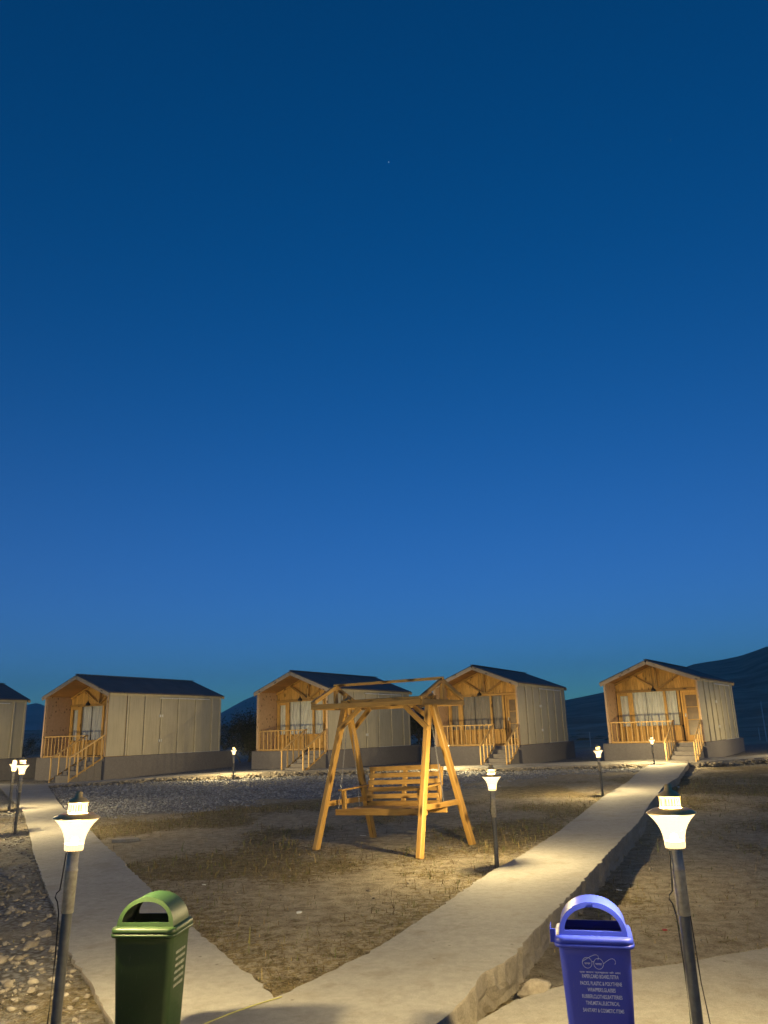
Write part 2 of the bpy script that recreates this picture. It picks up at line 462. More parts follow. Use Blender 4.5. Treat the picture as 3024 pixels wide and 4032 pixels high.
def gravel_mask(x, y):
    x = np.asarray(x, float); y = np.asarray(y, float)
    w = (fbm(x * .35 + 5, y * .35, 4) - .5) * 9
    g = np.clip((y + w - np.interp(x, [-12, -7, -3, 0, 3, 6, 9], [17, 17.5, 18, 19.5, 23.5, 26.5, 28])) / 1.6, 0, 1)
    dr = x - edge_x(RR, y); dl = edge_x(LL[1:], y) - x
    g = np.where(dr > 0, np.clip((y + w * .3 - 29) / 2, 0, .6), g)
    g = np.where(dl > -.1, np.clip(.55 + (fbm(x * .9, y * .9, 3) - .5) * 2.2, 0, 1), g)
    return g
def litter_mask(x, y):
    a = fbm(x * .55 + 40, y * .38 + 3, 5)
    m = np.clip((a - .47) * 7, 0, 1)
    dr = np.asarray(x) - edge_x(RR, y)
    m = np.where(dr > 0, np.clip((a - .38) * 6, 0, 1), m)
    # worn dark margins along the path edges
    e = np.minimum(np.abs(np.asarray(x) - edge_x(RL, y)), np.abs(np.asarray(x) - edge_x(LR, y)))
    m = np.maximum(m, np.clip(1 - e / 1.2, 0, 1) * .8 * np.clip((12 - np.asarray(y)) / 4, 0, 1))
    return m * (1 - gravel_mask(x, y) * .9)

# ------------------------------------------------------------------ ground sheet
def build_ground():
    ys = [-8.0]
    while ys[-1] < 62: ys.append(ys[-1] + max(.035, .0085 * (ys[-1] + 1)) if ys[-1] > 2.5 else ys[-1] + .5)
    ys = np.array(ys); ts = np.linspace(-1, 1, 460)
    ts = np.sign(ts) * (np.abs(ts) ** 1.25) * 1.15
    Y, T = np.meshgrid(ys, ts, indexing='ij')
    X = T * (Y + 9.5) * 1.0
    X = np.where(Y < 2.5, T * (np.abs(Y) + 12), X)
    X[ys < 2.5] = ts[None, :] * 12
    X = np.where(Y >= 2.5, T * (12 + (Y - 2.5) * .95), X)
    Z = ground_z(X, Y)
    h, w = X.shape
    co = np.stack([X, Y, Z], -1).reshape(-1, 3)
    i = np.arange(h * w).reshape(h, w)
    q = np.stack([i[:-1, :-1], i[:-1, 1:], i[1:, 1:], i[1:, :-1]], -1).reshape(-1, 4)
    me = bpy.data.meshes.new('ground')
    me.vertices.add(len(co)); me.vertices.foreach_set('co', co.ravel())
    me.loops.add(q.size); me.loops.foreach_set('vertex_index', q.ravel().astype(np.int32))
    me.polygons.add(len(q)); me.polygons.foreach_set('loop_start', np.arange(0, q.size, 4, dtype=np.int32))
    me.polygons.foreach_set('use_smooth', np.ones(len(q), bool))
    me.update(); me.validate()
    a = me.attributes.new('gravel', 'FLOAT', 'POINT'); a.data.foreach_set('value', gravel_mask(X, Y).ravel().astype(np.float32))
    a = me.attributes.new('litter', 'FLOAT', 'POINT'); a.data.foreach_set('value', litter_mask(X, Y).ravel().astype(np.float32))
    o = mesh_obj('ground', me, M['ground']); tag(o, kind='structure')
    return o
ground = build_ground()

# ------------------------------------------------------------------ far terrain, hills, mountain
def ray(px, py):
    a = px - 1512; b = py - 2016
    X = a * math.cos(_r) - b * math.sin(_r); Yd = a * math.sin(_r) + b * math.cos(_r)
    u = -Yd / 3022.3; d = R0 * (X / 3022.3) + F + U0 * u
    return math.atan2(d.x, d.y), d.z / math.hypot(d.x, d.y)
def ridge(pts):
    q = sorted(ray(*p) for p in pts); return [a for a, _ in q], [e for _, e in q]
hill_az, hill_el = ridge([(1500, 2840), (1750, 2812), (2000, 2790), (2227, 2753), (2375, 2722), (2520, 2680), (2680, 2626), (2734, 2607), (2790, 2598), (2843, 2590), (2916, 2574), (2970, 2555), (3024, 2534)])
mt_az, mt_el = ridge([(-60, 2815), (60, 2797), (99, 2774), (125, 2770), (148, 2764), (178, 2779), (300, 2835), (560, 2880), (760, 2862), (868, 2807), (910, 2783), (964, 2753), (1000, 2738), (1100, 2712), (1200, 2700), (1400, 2722), (1640, 2780), (1800, 2812), (2100, 2850)])
def build_polar(name, az_list, el_list, r0, r1, rr, mat, base, amp, tail, n_az=420, n_r=60):
    az = np.linspace(-math.pi, math.pi, n_az * 3)
    lo, hi = az_list[0], az_list[-1]
    e = np.interp(az, az_list, el_list)
    oth = tail * (.6 + .8 * fbm(az * 3 + 3, az * 0 + 1, 4))
    w = np.clip(np.maximum(lo - az, az - hi) / .25, 0, 1)
    e = e * (1 - w) + oth * w
    rs = np.exp(np.linspace(math.log(r0), math.log(r1), n_r))
    A, R = np.meshgrid(az, rs, indexing='ij')
    E = e[:, None]
    top = E * rr + 1.6
    s = np.clip((R - r0) / (rr - r0), 0, 1); prof = base(s)
    back = np.clip((r1 - R) / (r1 - rr), 0, 1)
    Z = np.maximum(top, -2) * prof * np.where(R > rr, back ** 1.5, 1)
    env = prof * (1 - prof) * 4
    Z = Z + (fbm(A * 22 + 7, np.log(R) * 9, 5) - .5) * amp * env * np.clip(top / 60, .1, 2)
    Z -= .13
    X = np.sin(A) * R; Y = np.cos(A) * R
    h, wd = X.shape
    co = np.stack([X, Y, Z], -1).reshape(-1, 3)
    i = np.arange(h * wd).reshape(h, wd)
    q = np.stack([i[:-1, :-1], i[:-1, 1:], i[1:, 1:], i[1:, :-1]], -1).reshape(-1, 4)
    me = bpy.data.meshes.new(name); me.from_pydata(co.tolist(), [], q.tolist()); me.update()
    me.polygons.foreach_set('use_smooth', [True] * len(q))
    return tag(mesh_obj(name, me, M[mat]), kind='structure')
# plain with the long slope rising to the right-hand hill
build_polar('terrain', hill_az, hill_el, 46, 720, 470, 'terrain', lambda s: .12 * s + .88 * np.clip((s - .18) / .82, 0, 1) ** 1.35, 7, .012)
build_polar('mountain', mt_az, mt_el, 730, 1250, 960, 'mount', lambda s: s ** 1.3, 14, .02, n_r=40)

# thin dusty evening air: one even volume round camera, ground and hills
HAZE = 0.0005
hz = pydata_box = bpy.data.meshes.new('haze')
_c = [(sx * 1400, sy * 1400, z) for z in (-3.0, 105.0) for sx, sy in ((-1, -1), (1, -1), (1, 1), (-1, 1))]
hz.from_pydata(_c, [], [(3, 2, 1, 0), (4, 5, 6, 7), (0, 1, 5, 4), (1, 2, 6, 5), (2, 3, 7, 6), (3, 0, 4, 7)])
hm = bpy.data.materials.new('haze'); hm.use_nodes = True
for nd in list(hm.node_tree.nodes):
    if nd.type != 'OUTPUT_MATERIAL': hm.node_tree.nodes.remove(nd)
pv = hm.node_tree.nodes.new('ShaderNodeVolumePrincipled'); pv.inputs['Density'].default_value = HAZE
pv.inputs['Color'].default_value = (.82, .84, .88, 1); pv.inputs['Anisotropy'].default_value = 0.0
hm.node_tree.links.new(pv.outputs[0], [n for n in hm.node_tree.nodes if n.type == 'OUTPUT_MATERIAL'][0].inputs['Volume'])
hz.materials.append(hm)
ho = bpy.data.objects.new('haze', hz); COL.objects.link(ho); ho['kind'] = 'stuff'; ho['label'] = 'thin evening haze in the air'

# two faint stars far outside the haze
def star(px, py, r, lab):
    a, e = ray(px, py); D = 20000
    bm = bmesh.new(); bmesh.ops.create_icosphere(bm, subdivisions=1, radius=r); me = bpy.data.meshes.new('star'); bm.to_mesh(me); bm.free()
    m = bpy.data.materials.get('starlight')
    if not m:
        m = bpy.data.materials.new('starlight'); m.use_nodes = True; m.node_tree.nodes['Principled BSDF'].inputs['Emission Color'].default_value = (.8, .9, 1, 1)
        m.node_tree.nodes['Principled BSDF'].inputs['Emission Strength'].default_value = 1.6
    me.materials.append(m); o = bpy.data.objects.new('star', me); COL.objects.link(o)
    o.location = (math.sin(a) * D, math.cos(a) * D, e * D); o['label'] = lab; o['category'] = 'star'
star(1530, 638, 9, 'brighter of the two faint stars, high near the middle of the sky')
star(2640, 550, 7, 'fainter star high in the right part of the sky')

# ------------------------------------------------------------------ concrete paths
def densify(poly, step=.07, jit=.008, seed=0, far=.5):
    r = random.Random(seed); out = []
    for (x0, y0), (x1, y1) in zip(poly[:-1], poly[1:]):
        L = math.hypot(x1 - x0, y1 - y0); st = step if y0 < 12 else far
        n = max(1, int(L / st)); nx, ny = -(y1 - y0) / L, (x1 - x0) / L
        for k in range(n):
            t = k / n; j = r.gauss(0, jit) if (out and k) else 0
            out.append((x0 + (x1 - x0) * t + nx * j, y0 + (y1 - y0) * t + ny * j))
    out.append(poly[-1]); return out
def slab(name, outline, zf, depth, mat, kind='structure', rough=.02, rows=4, seed=1):
    r = random.Random(seed)
    top = [Vector((x, y, float(zf(x, y)))) for x, y in outline]
    tris = geometry.tessellate_polygon([[Vector((p.x, p.y, 0)) for p in top]])
    area = sum(top[i].x * top[(i + 1) % len(top)].y - top[(i + 1) % len(top)].x * top[i].y for i in range(len(top)))
    v = [tuple(p) for p in top]; n = len(top); f = []
    for t in tris:
        a, b, c = (top[i] for i in t)
        f.append(tuple(t) if (b - a).cross(c - a).z > 0 else tuple(reversed(t)))
    for k in range(1, rows + 1):
        for i, p in enumerate(top):
            a = top[i - 1]; b = top[(i + 1) % n]; d = (b - a)
            nx, ny = (d.y, -d.x) if area > 0 else (-d.y, d.x); L = math.hypot(nx, ny) or 1
            fx = float(fbm((p.x + p.y) * 9 + seed, k * 2.3 + (p.x - p.y) * 4, 4))
            s = (fx * 2.0 - 1.25 + r.uniform(-.35, .35)) * rough * (1 if k < rows else 1.6) if k > 1 else .004
            zz = p.z - depth * (k / rows) if k > 1 else p.z - .012
            v.append((p.x + nx / L * s, p.y + ny / L * s, zz + (r.gauss(0, .008) if k > 1 else 0)))
    for k in range(rows):
        for i in range(n):
            a, b = k * n + i, k * n + (i + 1) % n
            q = (a, a + n, b + n, b)
            f.append(q if area > 0 else tuple(reversed(q)))
    me = pydata(name, v, f)
    me.materials.append(M[mat]); me.materials.append(M['edge'])
    mi = [0] * len(tris) + [1] * (len(f) - len(tris)); me.polygons.foreach_set('material_index', mi)
    return tag(mesh_obj(name, me), kind=kind)
# the Y of the two paths: down the left path's outer edge, round the near end, up the right path, back along the lawn
outl = densify(list(reversed(LL)), seed=1) + densify([(-.9, 2.9), (-.9, 1.2), (-.15, 1.2), (-.15, 3.6)], seed=2)[1:] + densify(RR, seed=3)[1:]
inner = densify(list(reversed(RL)), seed=4, jit=.009) + densify(LR, seed=5, jit=.009)[1:]
outl = outl + inner
path_o = slab('path', outl, lambda x, y: path_z(y) + (0 if y < 28 else 0), .4, 'path', rough=.024, rows=8)
# lower cross slab to the right of the junction
sl = [(-.13, 1.0), (6.5, 1.0), (6.5, 8.3), (4.2, 7.15), (2.76, 6.4), (2.35, 6.24), (2.03, 6.1), (1.6, 5.95), (1.05, 5.65), (.72, 5.42), (.46, 5.08), (.26, 4.72), (-.09, 3.58)]
slab('pavement', densify(sl + [sl[0]], jit=.008, seed=8)[:-1], lambda x, y: -.03, .3, 'slab', rough=.03, seed=3)
# raised path in front of the cabins
ce = densify([(x, y) for x, y, z in CE], .4, .03, 9, .4)
back = [(x, y + 1.5) for x, y in reversed(densify([(x, y) for x, y, z in CE], .8, .02, 10, .8))]
cross = slab('path', ce + back, lambda x, y: float(ce_z(x)), .45, 'path', rough=.05, rows=4, seed=4)

# ------------------------------------------------------------------ stones
def rock_me(seed, sub=1, flat=.6):
    r = random.Random(seed); bm = bmesh.new(); bmesh.ops.create_icosphere(bm, subdivisions=sub, radius=1)
    sx, sy = r.uniform(.75, 1.25), r.uniform(.7, 1.1)
    cuts = [(Vector((r.gauss(0, 1), r.gauss(0, 1), r.gauss(0, 1))).normalized(), r.uniform(.55, .85)) for _ in range(5)]
    for v in bm.verts:
        for n_, d_ in cuts:
            q = v.co.dot(n_)
            if q > d_: v.co -= n_ * (q - d_)
        v.co *= r.uniform(.9, 1.1); v.co = Vector((v.co.x * sx, v.co.y * sy, v.co.z * flat))
    me = bpy.data.meshes.new('stone'); bm.to_mesh(me); bm.free(); me.materials.append(M['stone'])
    return me
rocks = [rock_me(i, 1 if i < 6 else 2, .45 + .05 * (i % 5)) for i in range(8)]
def merged_stones(name, P, S, label=None, parent=None):
    """many little stones as one mesh"""
    ico = []
    for k in range(6):
        m = rocks[k]; c = np.zeros(len(m.vertices) * 3); m.vertices.foreach_get('co', c)
        t = np.array([p.vertices[:] for p in m.polygons]); ico.append((c.reshape(-1, 3), t))
    V = []; T = []; off = 0
    kk = rng.integers(0, 6, len(P)); an = rng.random(len(P)) * 6.283; tl = rng.normal(0, .3, len(P))
    for p, s, k, a, b in zip(P, S, kk, an, tl):
        c, t = ico[k]; ca, sa, cb, sb = math.cos(a), math.sin(a), math.cos(b), math.sin(b)
        R = np.array([[ca, -sa, 0], [sa, ca, 0], [0, 0, 1]]) @ np.array([[1, 0, 0], [0, cb, -sb], [0, sb, cb]])
        V.append(c @ R.T * s + p); T.append(t + off); off += len(c)
    V = np.concatenate(V); T = np.concatenate(T)
    me = bpy.data.meshes.new(name)
    me.vertices.add(len(V)); me.vertices.foreach_set('co', V.ravel())
    me.loops.add(T.size); me.loops.foreach_set('vertex_index', T.ravel().astype(np.int32))
    me.polygons.add(len(T)); me.polygons.foreach_set('loop_start', np.arange(0, T.size, 3, dtype=np.int32))
    me.update(); me.validate(); me.materials.append(M['gravel' if name == 'gravel' else 'stone'])
    o = mesh_obj(name, me, None, parent); tag(o, label, None if parent else 'gravel', kind='stuff')
    return o
# gravel spread on the back of the lawn
def scatter(n, x0, x1, y0, y1, f):
    x = rng.uniform(x0, x1, n); y = rng.uniform(y0, y1, n)
    k = rng.random(n) < f(x, y); return x[k], y[k]
lawn_ok = lambda x, y: (x < edge_x(RL, y) - .02) & (x > edge_x(LR, y) + .02)
x, y = scatter(60000, -12, 10, 14, 31, lambda x, y: np.where(lawn_ok(x, y) & (y < ce_y(x) - .1), gravel_mask(x, y) ** 1.5 * .75, 0))
s = rng.gamma(2.2, .008, len(x)) + .010
merged_stones('gravel', np.stack([x, y, ground_z(x, y) + s * .1], 1), s, 'grey gravel spread over the back of the lawn')
# pebbles left of the left path
x, y = scatter(42000, -9, -1.3, 4.2, 20, lambda x, y: np.where(edge_x(LL[1:], y) - x > .03, np.clip(.25 + gravel_mask(x, y) * .6 * np.clip(16 / (y * y) + .35, 0, 1), 0, 1) * .55, 0))
s = rng.gamma(2.0, .007, len(x)) + .006
merged_stones('pebbles', np.stack([x, y, ground_z(x, y) + s * .15], 1), s, 'pale pebbles on the bank left of the left path')
# pebbles and crumbs on the lawn and right-hand ground
x, y = scatter(5000, -7, 12, 5, 26, lambda x, y: np.where(lawn_ok(x, y) | ((x > edge_x(RR, y) + .1) & ~((y < 8) & (x > .7) & (y < 5.2 + .45 * x))), .35, 0))
s = rng.gamma(1.6, .004, len(x)) + .004
merged_stones('small_stones', np.stack([x, y, ground_z(x, y) + s * .2], 1), s, 'small stones scattered over the dry lawn')
# rubble packed under the raised path's front edge: parts of that path
cnt = 0; stones_far = []
for k in range(620):
    xx = -13.5 + 31 * (k + random.random()) / 620
    if 9.6 < xx < 11.3 and random.random() < .9: continue
    yy = float(ce_y(xx)) - random.uniform(.02, .3); sz = random.uniform(.035, .11)
    top = float(ce_z(xx)); g = float(ground_z(xx, yy - .05)); zz = g + (top - g) * random.uniform(0, .75)
    stones_far.append((xx, yy, zz, sz))
o = merged_stones('rubble', np.array([p[:3] for p in stones_far]), np.array([p[3] for p in stones_far]), None, cross)
# the larger stones one can pick out left of the left path: parts of the ground
placed = []
tries = 0
while len(placed) < 280 and tries < 9000:
    tries += 1
    yy = 4.3 + 8 * random.random() ** 1.7; xx = float(edge_x(LL[1:], yy)) - .06 - random.random() ** 1.1 * (1.1 + .25 * yy)
    sz = min(.06, .013 + random.gammavariate(1.8, .008)) * (1 + .03 * yy)
    if any((xx - a) ** 2 + (yy - b) ** 2 < (sz + c) ** 2 * .8 for a, b, c in placed): continue
    placed.append((xx, yy, sz))
    o = mesh_obj('stone', rocks[random.randrange(8)], None, ground, (xx, yy, float(ground_z(xx, yy)) + sz * .12))
    o.rotation_euler = (random.gauss(0, .25), random.gauss(0, .25), random.random() * 6.28); o.scale = (sz, sz, sz)

def rock_thing(px, py, pz, s, seed, label, cat, flat=.5, rz=0, sub=3, name='rock'):
    r = random.Random(seed); bm = bmesh.new(); bmesh.ops.create_icosphere(bm, subdivisions=sub, radius=1)
    cuts = [(Vector((r.gauss(0, 1), r.gauss(0, 1), r.gauss(0, .8))).normalized(), r.uniform(.5, .85)) for _ in range(9)]
    for v in bm.verts:
        for n_, d_ in cuts:
            q = v.co.dot(n_)
            if q > d_: v.co -= n_ * (q - d_)
        nn = float(fbm(v.co.x * 2.5 + seed, v.co.y * 2.5 + v.co.z * 3, 3)) - .5
        v.co *= 1 + nn * .25
        v.co = Vector((v.co.x * s[0], v.co.y * s[1], v.co.z * s[2]))
    me = bpy.data.meshes.new(name); bm.to_mesh(me); bm.free(); me.materials.append(M['stone'])
    o = mesh_obj(name, me, None, None, (px, py, pz)); o.rotation_euler = (0, 0, rz)
    return tag(o, label, cat)
rock_thing(.93, 5.90, -.12, (.15, .09, .075), 11, 'broken lump of concrete where the right path meets the lower slab', 'rock', rz=.2)
rock_thing(3.33, 6.92, -.17, (.075, .06, .05), 5, 'rounded stone lying on dry grass behind the lower slab', 'rock')
rock_thing(3.55, 7.0, -.19, (.04, .035, .03), 6, 'small stone beside the rounded stone on dry grass', 'rock')

# ------------------------------------------------------------------ grass
def build_grass():
    P = []
    x, y = scatter(230000, -7.5, 9.5, 5.2, 19, lambda x, y: np.where(lawn_ok(x, y), (.05 + .95 * litter_mask(x, y)) * np.clip(1.25 - y / 22, .25, 1), 0) * .55)
    P.append((x, y))
    x, y = scatter(190000, .6, 14, 5.6, 24, lambda x, y: np.where((x > edge_x(RR, y) + .06) & (y > 5.95 + np.clip(x - 1.6, -1, 9) * .42), (.15 + .85 * litter_mask(x, y)) * np.clip(1.2 - y / 26, .2, 1), 0) * .7)
    P.append((x, y))
    x, y = scatter(2600, -4.2, -1.2, 4.25, 7, lambda x, y: np.where(edge_x(LL[1:], y) - x > .02, np.clip((5.3 - y) * .9, .04, 1) * fbm(x * 3, y * 3, 3), 0))
    P.append((x, y))
    x = np.concatenate([p[0] for p in P]); y = np.concatenate([p[1] for p in P]); n = len(x)
    # gather the blades into tufts
    jx = fbm(x * 3.1, y * 3.1, 3) * .4; cx = np.round((x + jx) / .13) * .13 - jx; cy = np.round((y + jx * .7) / .15) * .15 - jx * .7
    hsh = vnoise(cx * 91.7, cy * 57.3)
    pull = np.clip(hsh * 1.3 - .45, 0, .75)
    x = x + (cx + (hsh - .5) * .08 - x) * pull; y = y + (cy + (vnoise(cx * 33.1, cy * 71.9) - .5) * .08 - y) * pull
    ok = lawn_ok(x, y) | (x > edge_x(RR, y) + .03) | (x < edge_x(LL[1:], y) - .03); x, y, hsh = x[ok], y[ok], hsh[ok]; n = len(x)
    z = ground_z(x, y) - .004
    h = (.020 + .075 * hsh ** 2 * rng.random(n) ** 1.5 * 1.6) * (1 + .03 * y)
    flat = rng.random(n) < .62
    lean = np.where(flat, rng.uniform(1.2, 4.0, n), rng.uniform(.1, .8, n)); h = np.where(flat, h * .40, h)
    a = rng.random(n) * 6.283; b = a + rng.normal(1.57, .3, n); wd = rng.uniform(.0012, .0024, n) * (1 + .10 * y)
    dx, dy = np.cos(a) * h * lean, np.sin(a) * h * lean; wx, wy = np.cos(b) * wd, np.sin(b) * wd
    v0 = np.stack([x - wx, y - wy, z], 1); v1 = np.stack([x + wx, y + wy, z], 1)
    v2 = np.stack([x + dx * .45 + wx * .7, y + dy * .45 + wy * .7, z + h * .62], 1)
    v3 = np.stack([x + dx * .45 - wx * .7, y + dy * .45 - wy * .7, z + h * .62], 1)
    v4 = np.stack([x + dx, y + dy, z + h], 1)
    V = np.stack([v0, v1, v2, v3, v4], 1).reshape(-1, 3)
    i = np.arange(n) * 5
    T = np.concatenate([np.stack([i, i + 1, i + 2], 1), np.stack([i, i + 2, i + 3], 1), np.stack([i + 3, i + 2, i + 4], 1)])
    me = bpy.data.meshes.new('dry_grass')
    me.vertices.add(len(V)); me.vertices.foreach_set('co', V.ravel())
    me.loops.add(T.size); me.loops.foreach_set('vertex_index', T.ravel().astype(np.int32))
    me.polygons.add(len(T)); me.polygons.foreach_set('loop_start', np.arange(0, T.size, 3, dtype=np.int32))
    me.update(); me.validate()
    tag(mesh_obj('dry_grass', me, M['grass']), 'sparse dry brown grass on the ground beside the paths', 'grass', kind='stuff')
build_grass()

# ------------------------------------------------------------------ cabin
W, Lc, H, Rr = 3.80, 6.74, 2.50, .75
PD = 1.25                      # porch depth
SL = Rr / (W / 2)
def roof_z(a): return H + Rr - abs(a - W / 2) * SL
def make_cabin():
    C = empty('cabin')
    def B(name, *a, mat='panel', ch=.004, parent=None): return box(name, *a, M[mat], parent or C, ch)
    # plinth
    B('plinth', -.30, W + .04, 0.0, Lc + .95, -1.15, 0, mat='plinth', ch=.02)
    # steps: four treads, each its own block
    for k in range(4):
        B('step', 2.72, 3.70, -.36 * (k + 1), -.36 * k + (0 if k else -.002), -1.15, -.155 * (k + 1), mat='step', ch=.012)
    # shell of walls
    B('wall', W - .10, W - .03, PD, Lc - .1, .002, H, mat='batten')                # right inner skin
    B('wall', 0, .06, 0.03, Lc, .002, H, mat='panel')                            # left wall
    B('wall', .06, W - .10, Lc - .08, Lc, .002, H, mat='panel')
    # right wall: panels between battens
    bat = [.0, 1.02, 1.98, 2.92, 3.95, 5.05, 6.15, Lc]
    for i in range(7):
        B('panel', W - .03, W, bat[i] + .05, bat[i + 1] - .05, .012, H - .03, mat='panel', ch=.003)
    B('wall', W - .10, W - .03, 0, PD, .002, H, mat='pine_z')
    for b_ in bat[1:-1]:
        B('batten', W + .002, W + .05, b_ - .03, b_ + .03, .012, H - .04, mat='batten')
    B('batten', W + .002, W + .03, 1.12, 1.16, .012, H - .04, mat='batten')
    B('batten', W + .002, W + .03, Lc - .07, Lc + .02, .012, H - .04, mat='batten')
    # left wall outer battens are never seen; the rear wall likewise
    # eave beam and rafter blocks on the right side
    B('eave_beam', W + .002, W + .045, .03, Lc, H - .115, H - .03, mat='batten')
    for k in range(7):
        B('rafter_end', W - .02, W + .115, .35 + k * 1.0, .43 + k * 1.0, H - .03, H + .03 - SL * .1, mat='pale_z')
    # cable trunking under the eave, junction boxes
    B('cable_trunking', W + .047, W + .085, 2.75, 5.9, H - .20, H - .155, mat='white')
    B('junction_box', W + .004, W + .05, 2.80, 3.02, 1.52, 1.63, mat='white')
    B('junction_box', W + .004, W + .05, 2.84, 3.00, .50, .61, mat='white')
    B('conduit', W + .004, W + .02, 2.90, 2.92, .61, 1.52, mat='batten', ch=0)
    B('sill_strip', W + .002, W + .02, 3.9, Lc, .0, .012, mat='white', ch=0)
    # roof slopes (ribbed sheet), ridge cap
    os_, of = .134, .10
    for sgn in (-1, 1):
        v = []; f = []; n = 34
        e = W / 2 + os_
        for j in range(n * 4 + 1):
            c = -of + (Lc + 2 * of) * j / (n * 4); up = .018 if (j % 4) in (1, 2) else 0
            for (d, t) in ((0, 0), (e, 0)):
                x = W / 2 + sgn * d; z = H + Rr - d * SL + .05 + up
                v.append((x, c, z))
        for j in range(n * 4):
            q = (j * 2, j * 2 + 1, j * 2 + 3, j * 2 + 2)
            f.append(q if sgn > 0 else tuple(reversed(q)))
        m = len(v)
        v += [(p[0], p[1], p[2] - .03 - (.018 if (k // 2) % 4 in (1, 2) else 0)) for k, p in enumerate(v)]
        f += [tuple(reversed([i + m for i in q])) for q in f[:n * 4]]
        for j in range(n * 4): f.append((j * 2 + 1, j * 2 + 1 + m, j * 2 + 3 + m, j * 2 + 3))
        f.append((0, m, m + 1, 1)); k = n * 8; f.append((k, k + 1, k + 1 + m, k + m))
        mesh_obj('roof_sheet', pydata('roof_sheet', v, f), M['roofsheet'], C)
    beam('ridge_cap', (W / 2, -of - .01, H + Rr + .075), (W / 2, Lc + of + .01, H + Rr + .075), .16, .02, M['roofsheet'], C)
    # barge boards
    for sgn in (-1, 1):
        e = W / 2 + os_ + .0
        beam('barge_board', (W / 2 + sgn * .01, -of - .005, H + Rr - .06), (W / 2 + sgn * e, -of - .005, H + Rr - e * SL - .06), .03, .15, M['pale_x'], C, side=(0, 1, 0))
        # rear barge
        beam('barge_board', (W / 2 + sgn * .01, Lc + of, H + Rr - .05), (W / 2 + sgn * e, Lc + of, H + Rr - e * SL - .05), .03, .12, M['pale_x'], C, side=(0, 1, 0))
        # porch soffit boards
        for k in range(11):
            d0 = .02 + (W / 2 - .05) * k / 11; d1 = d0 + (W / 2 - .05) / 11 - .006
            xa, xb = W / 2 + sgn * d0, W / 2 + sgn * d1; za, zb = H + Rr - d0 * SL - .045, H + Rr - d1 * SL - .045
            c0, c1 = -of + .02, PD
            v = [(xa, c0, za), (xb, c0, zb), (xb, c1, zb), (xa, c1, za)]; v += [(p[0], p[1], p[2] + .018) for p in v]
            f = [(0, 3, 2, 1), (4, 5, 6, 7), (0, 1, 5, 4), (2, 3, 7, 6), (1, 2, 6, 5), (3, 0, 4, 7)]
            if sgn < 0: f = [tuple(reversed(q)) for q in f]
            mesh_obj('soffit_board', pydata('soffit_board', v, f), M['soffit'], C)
        # rafter along the gable wall
        e2 = W / 2 - .08
        beam('rafter', (W / 2 + sgn * .03, PD - .03, H + Rr - .11), (W / 2 + sgn * e2, PD - .03, H + Rr - e2 * SL - .11), .06, .09, M['pine_x'], C, side=(0, 1, 0))
    # corner boards
    B('corner_board', W - .05, W + .012, -.03, .0, .01, H - .02, mat='pale_z')
    B('corner_board', -.012, .07, -.03, .028, .01, H - .02, mat='pale_z')
    # porch side walls: knotty sheet on the left, thin boards
    B('porch_side_sheet', .062, .085, .03, PD - .02, .01, H - .02, mat='sheet')
    # gable wall planks above the lintel
    zl = 2.10; npl = 26; a0, a1 = .09, W - .105
    for k in range(npl):
        xa = a0 + (a1 - a0) * k / npl + .003; xb = a0 + (a1 - a0) * (k + 1) / npl - .003
        zt = [roof_z(xa) - .06, roof_z(xb) - .06]; dy = .002 * (k % 2)
        v = [(xa, PD - dy, zl), (xb, PD - dy, zl), (xb, PD - dy, zt[1]), (xa, PD - dy, zt[0])]
        v += [(p[0], PD + .03, p[2]) for p in v]
        f = [(0, 1, 2, 3), (5, 4, 7, 6), (0, 3, 7, 4), (1, 5, 6, 2), (3, 2, 6, 7), (0, 4, 5, 1)]
        mesh_obj('gable_plank', pydata('gable_plank', v, f), M['pine_z'], C)
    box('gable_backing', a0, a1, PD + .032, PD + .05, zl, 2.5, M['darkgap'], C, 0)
    # lower wall planks under the windows
    for k in range(19):
        xa = .09 + (2.74 - .09) * k / 19 + .003; xb = .09 + (2.74 - .09) * (k + 1) / 19 - .003
        B('plank', xa, xb, PD - .002 * (k % 2), PD + .03, .01, .60, mat='pine_z', ch=0)
    # lintel, truss struts
    beam('lintel', (.09, PD - .035, zl + .0), (W - .105, PD - .035, zl), .07, .09, M['pine_x'], C, side=(0, 1, 0))
    beam('king_post', (W / 2, PD - .085, zl + .05), (W / 2, PD - .085, H + Rr - .12), .045, .09, M['pine_x'], C, side=(0, 1, 0))
    for sgn in (-1, 1):
        beam('strut', (W / 2 + sgn * .05, PD - .085, zl + .06), (W / 2 + sgn * .98, PD - .085, roof_z(W / 2 + .98) - .12), .045, .075, M['pine_x'], C, side=(0, 1, 0))
    # windows: narrow, wide, right
    zs, zt = .62, 2.05
    B('window_sill', .12, 2.72, PD - .07, PD + .04, .60, .66, mat='pine_z')
    for xa, xb in ((.12, .20), (.215, .26), (.60, .80), (2.10, 2.20), (2.66, 2.76)):
        B('window_post', xa, xb, PD - .045, PD + .03, .662, 2.052, mat='pine_z')
    for (xa, xb, hb) in ((.26, .60, .12), (.80, 2.10, 0), (2.20, 2.66, 0)):
        zb = .662 + hb * .3; ztp = 2.052 - hb
        if hb:
            B('window_frame', xa, xb, PD - .04, PD + .02, ztp, 2.052, mat='pine_z')
        p = mesh_obj('window_pane', pydata('pane', [(xa, PD - .01, zb), (xb, PD - .01, zb), (xb, PD - .01, ztp), (xa, PD - .01, ztp), (xa, PD - .004, zb), (xb, PD - .004, zb), (xb, PD - .004, ztp), (xa, PD - .004, ztp)],
             [(0, 1, 2, 3), (5, 4, 7, 6), (0, 4, 5, 1), (3, 2, 6, 7), (1, 5, 6, 2), (0, 3, 7, 4)]), M['glass'], C)
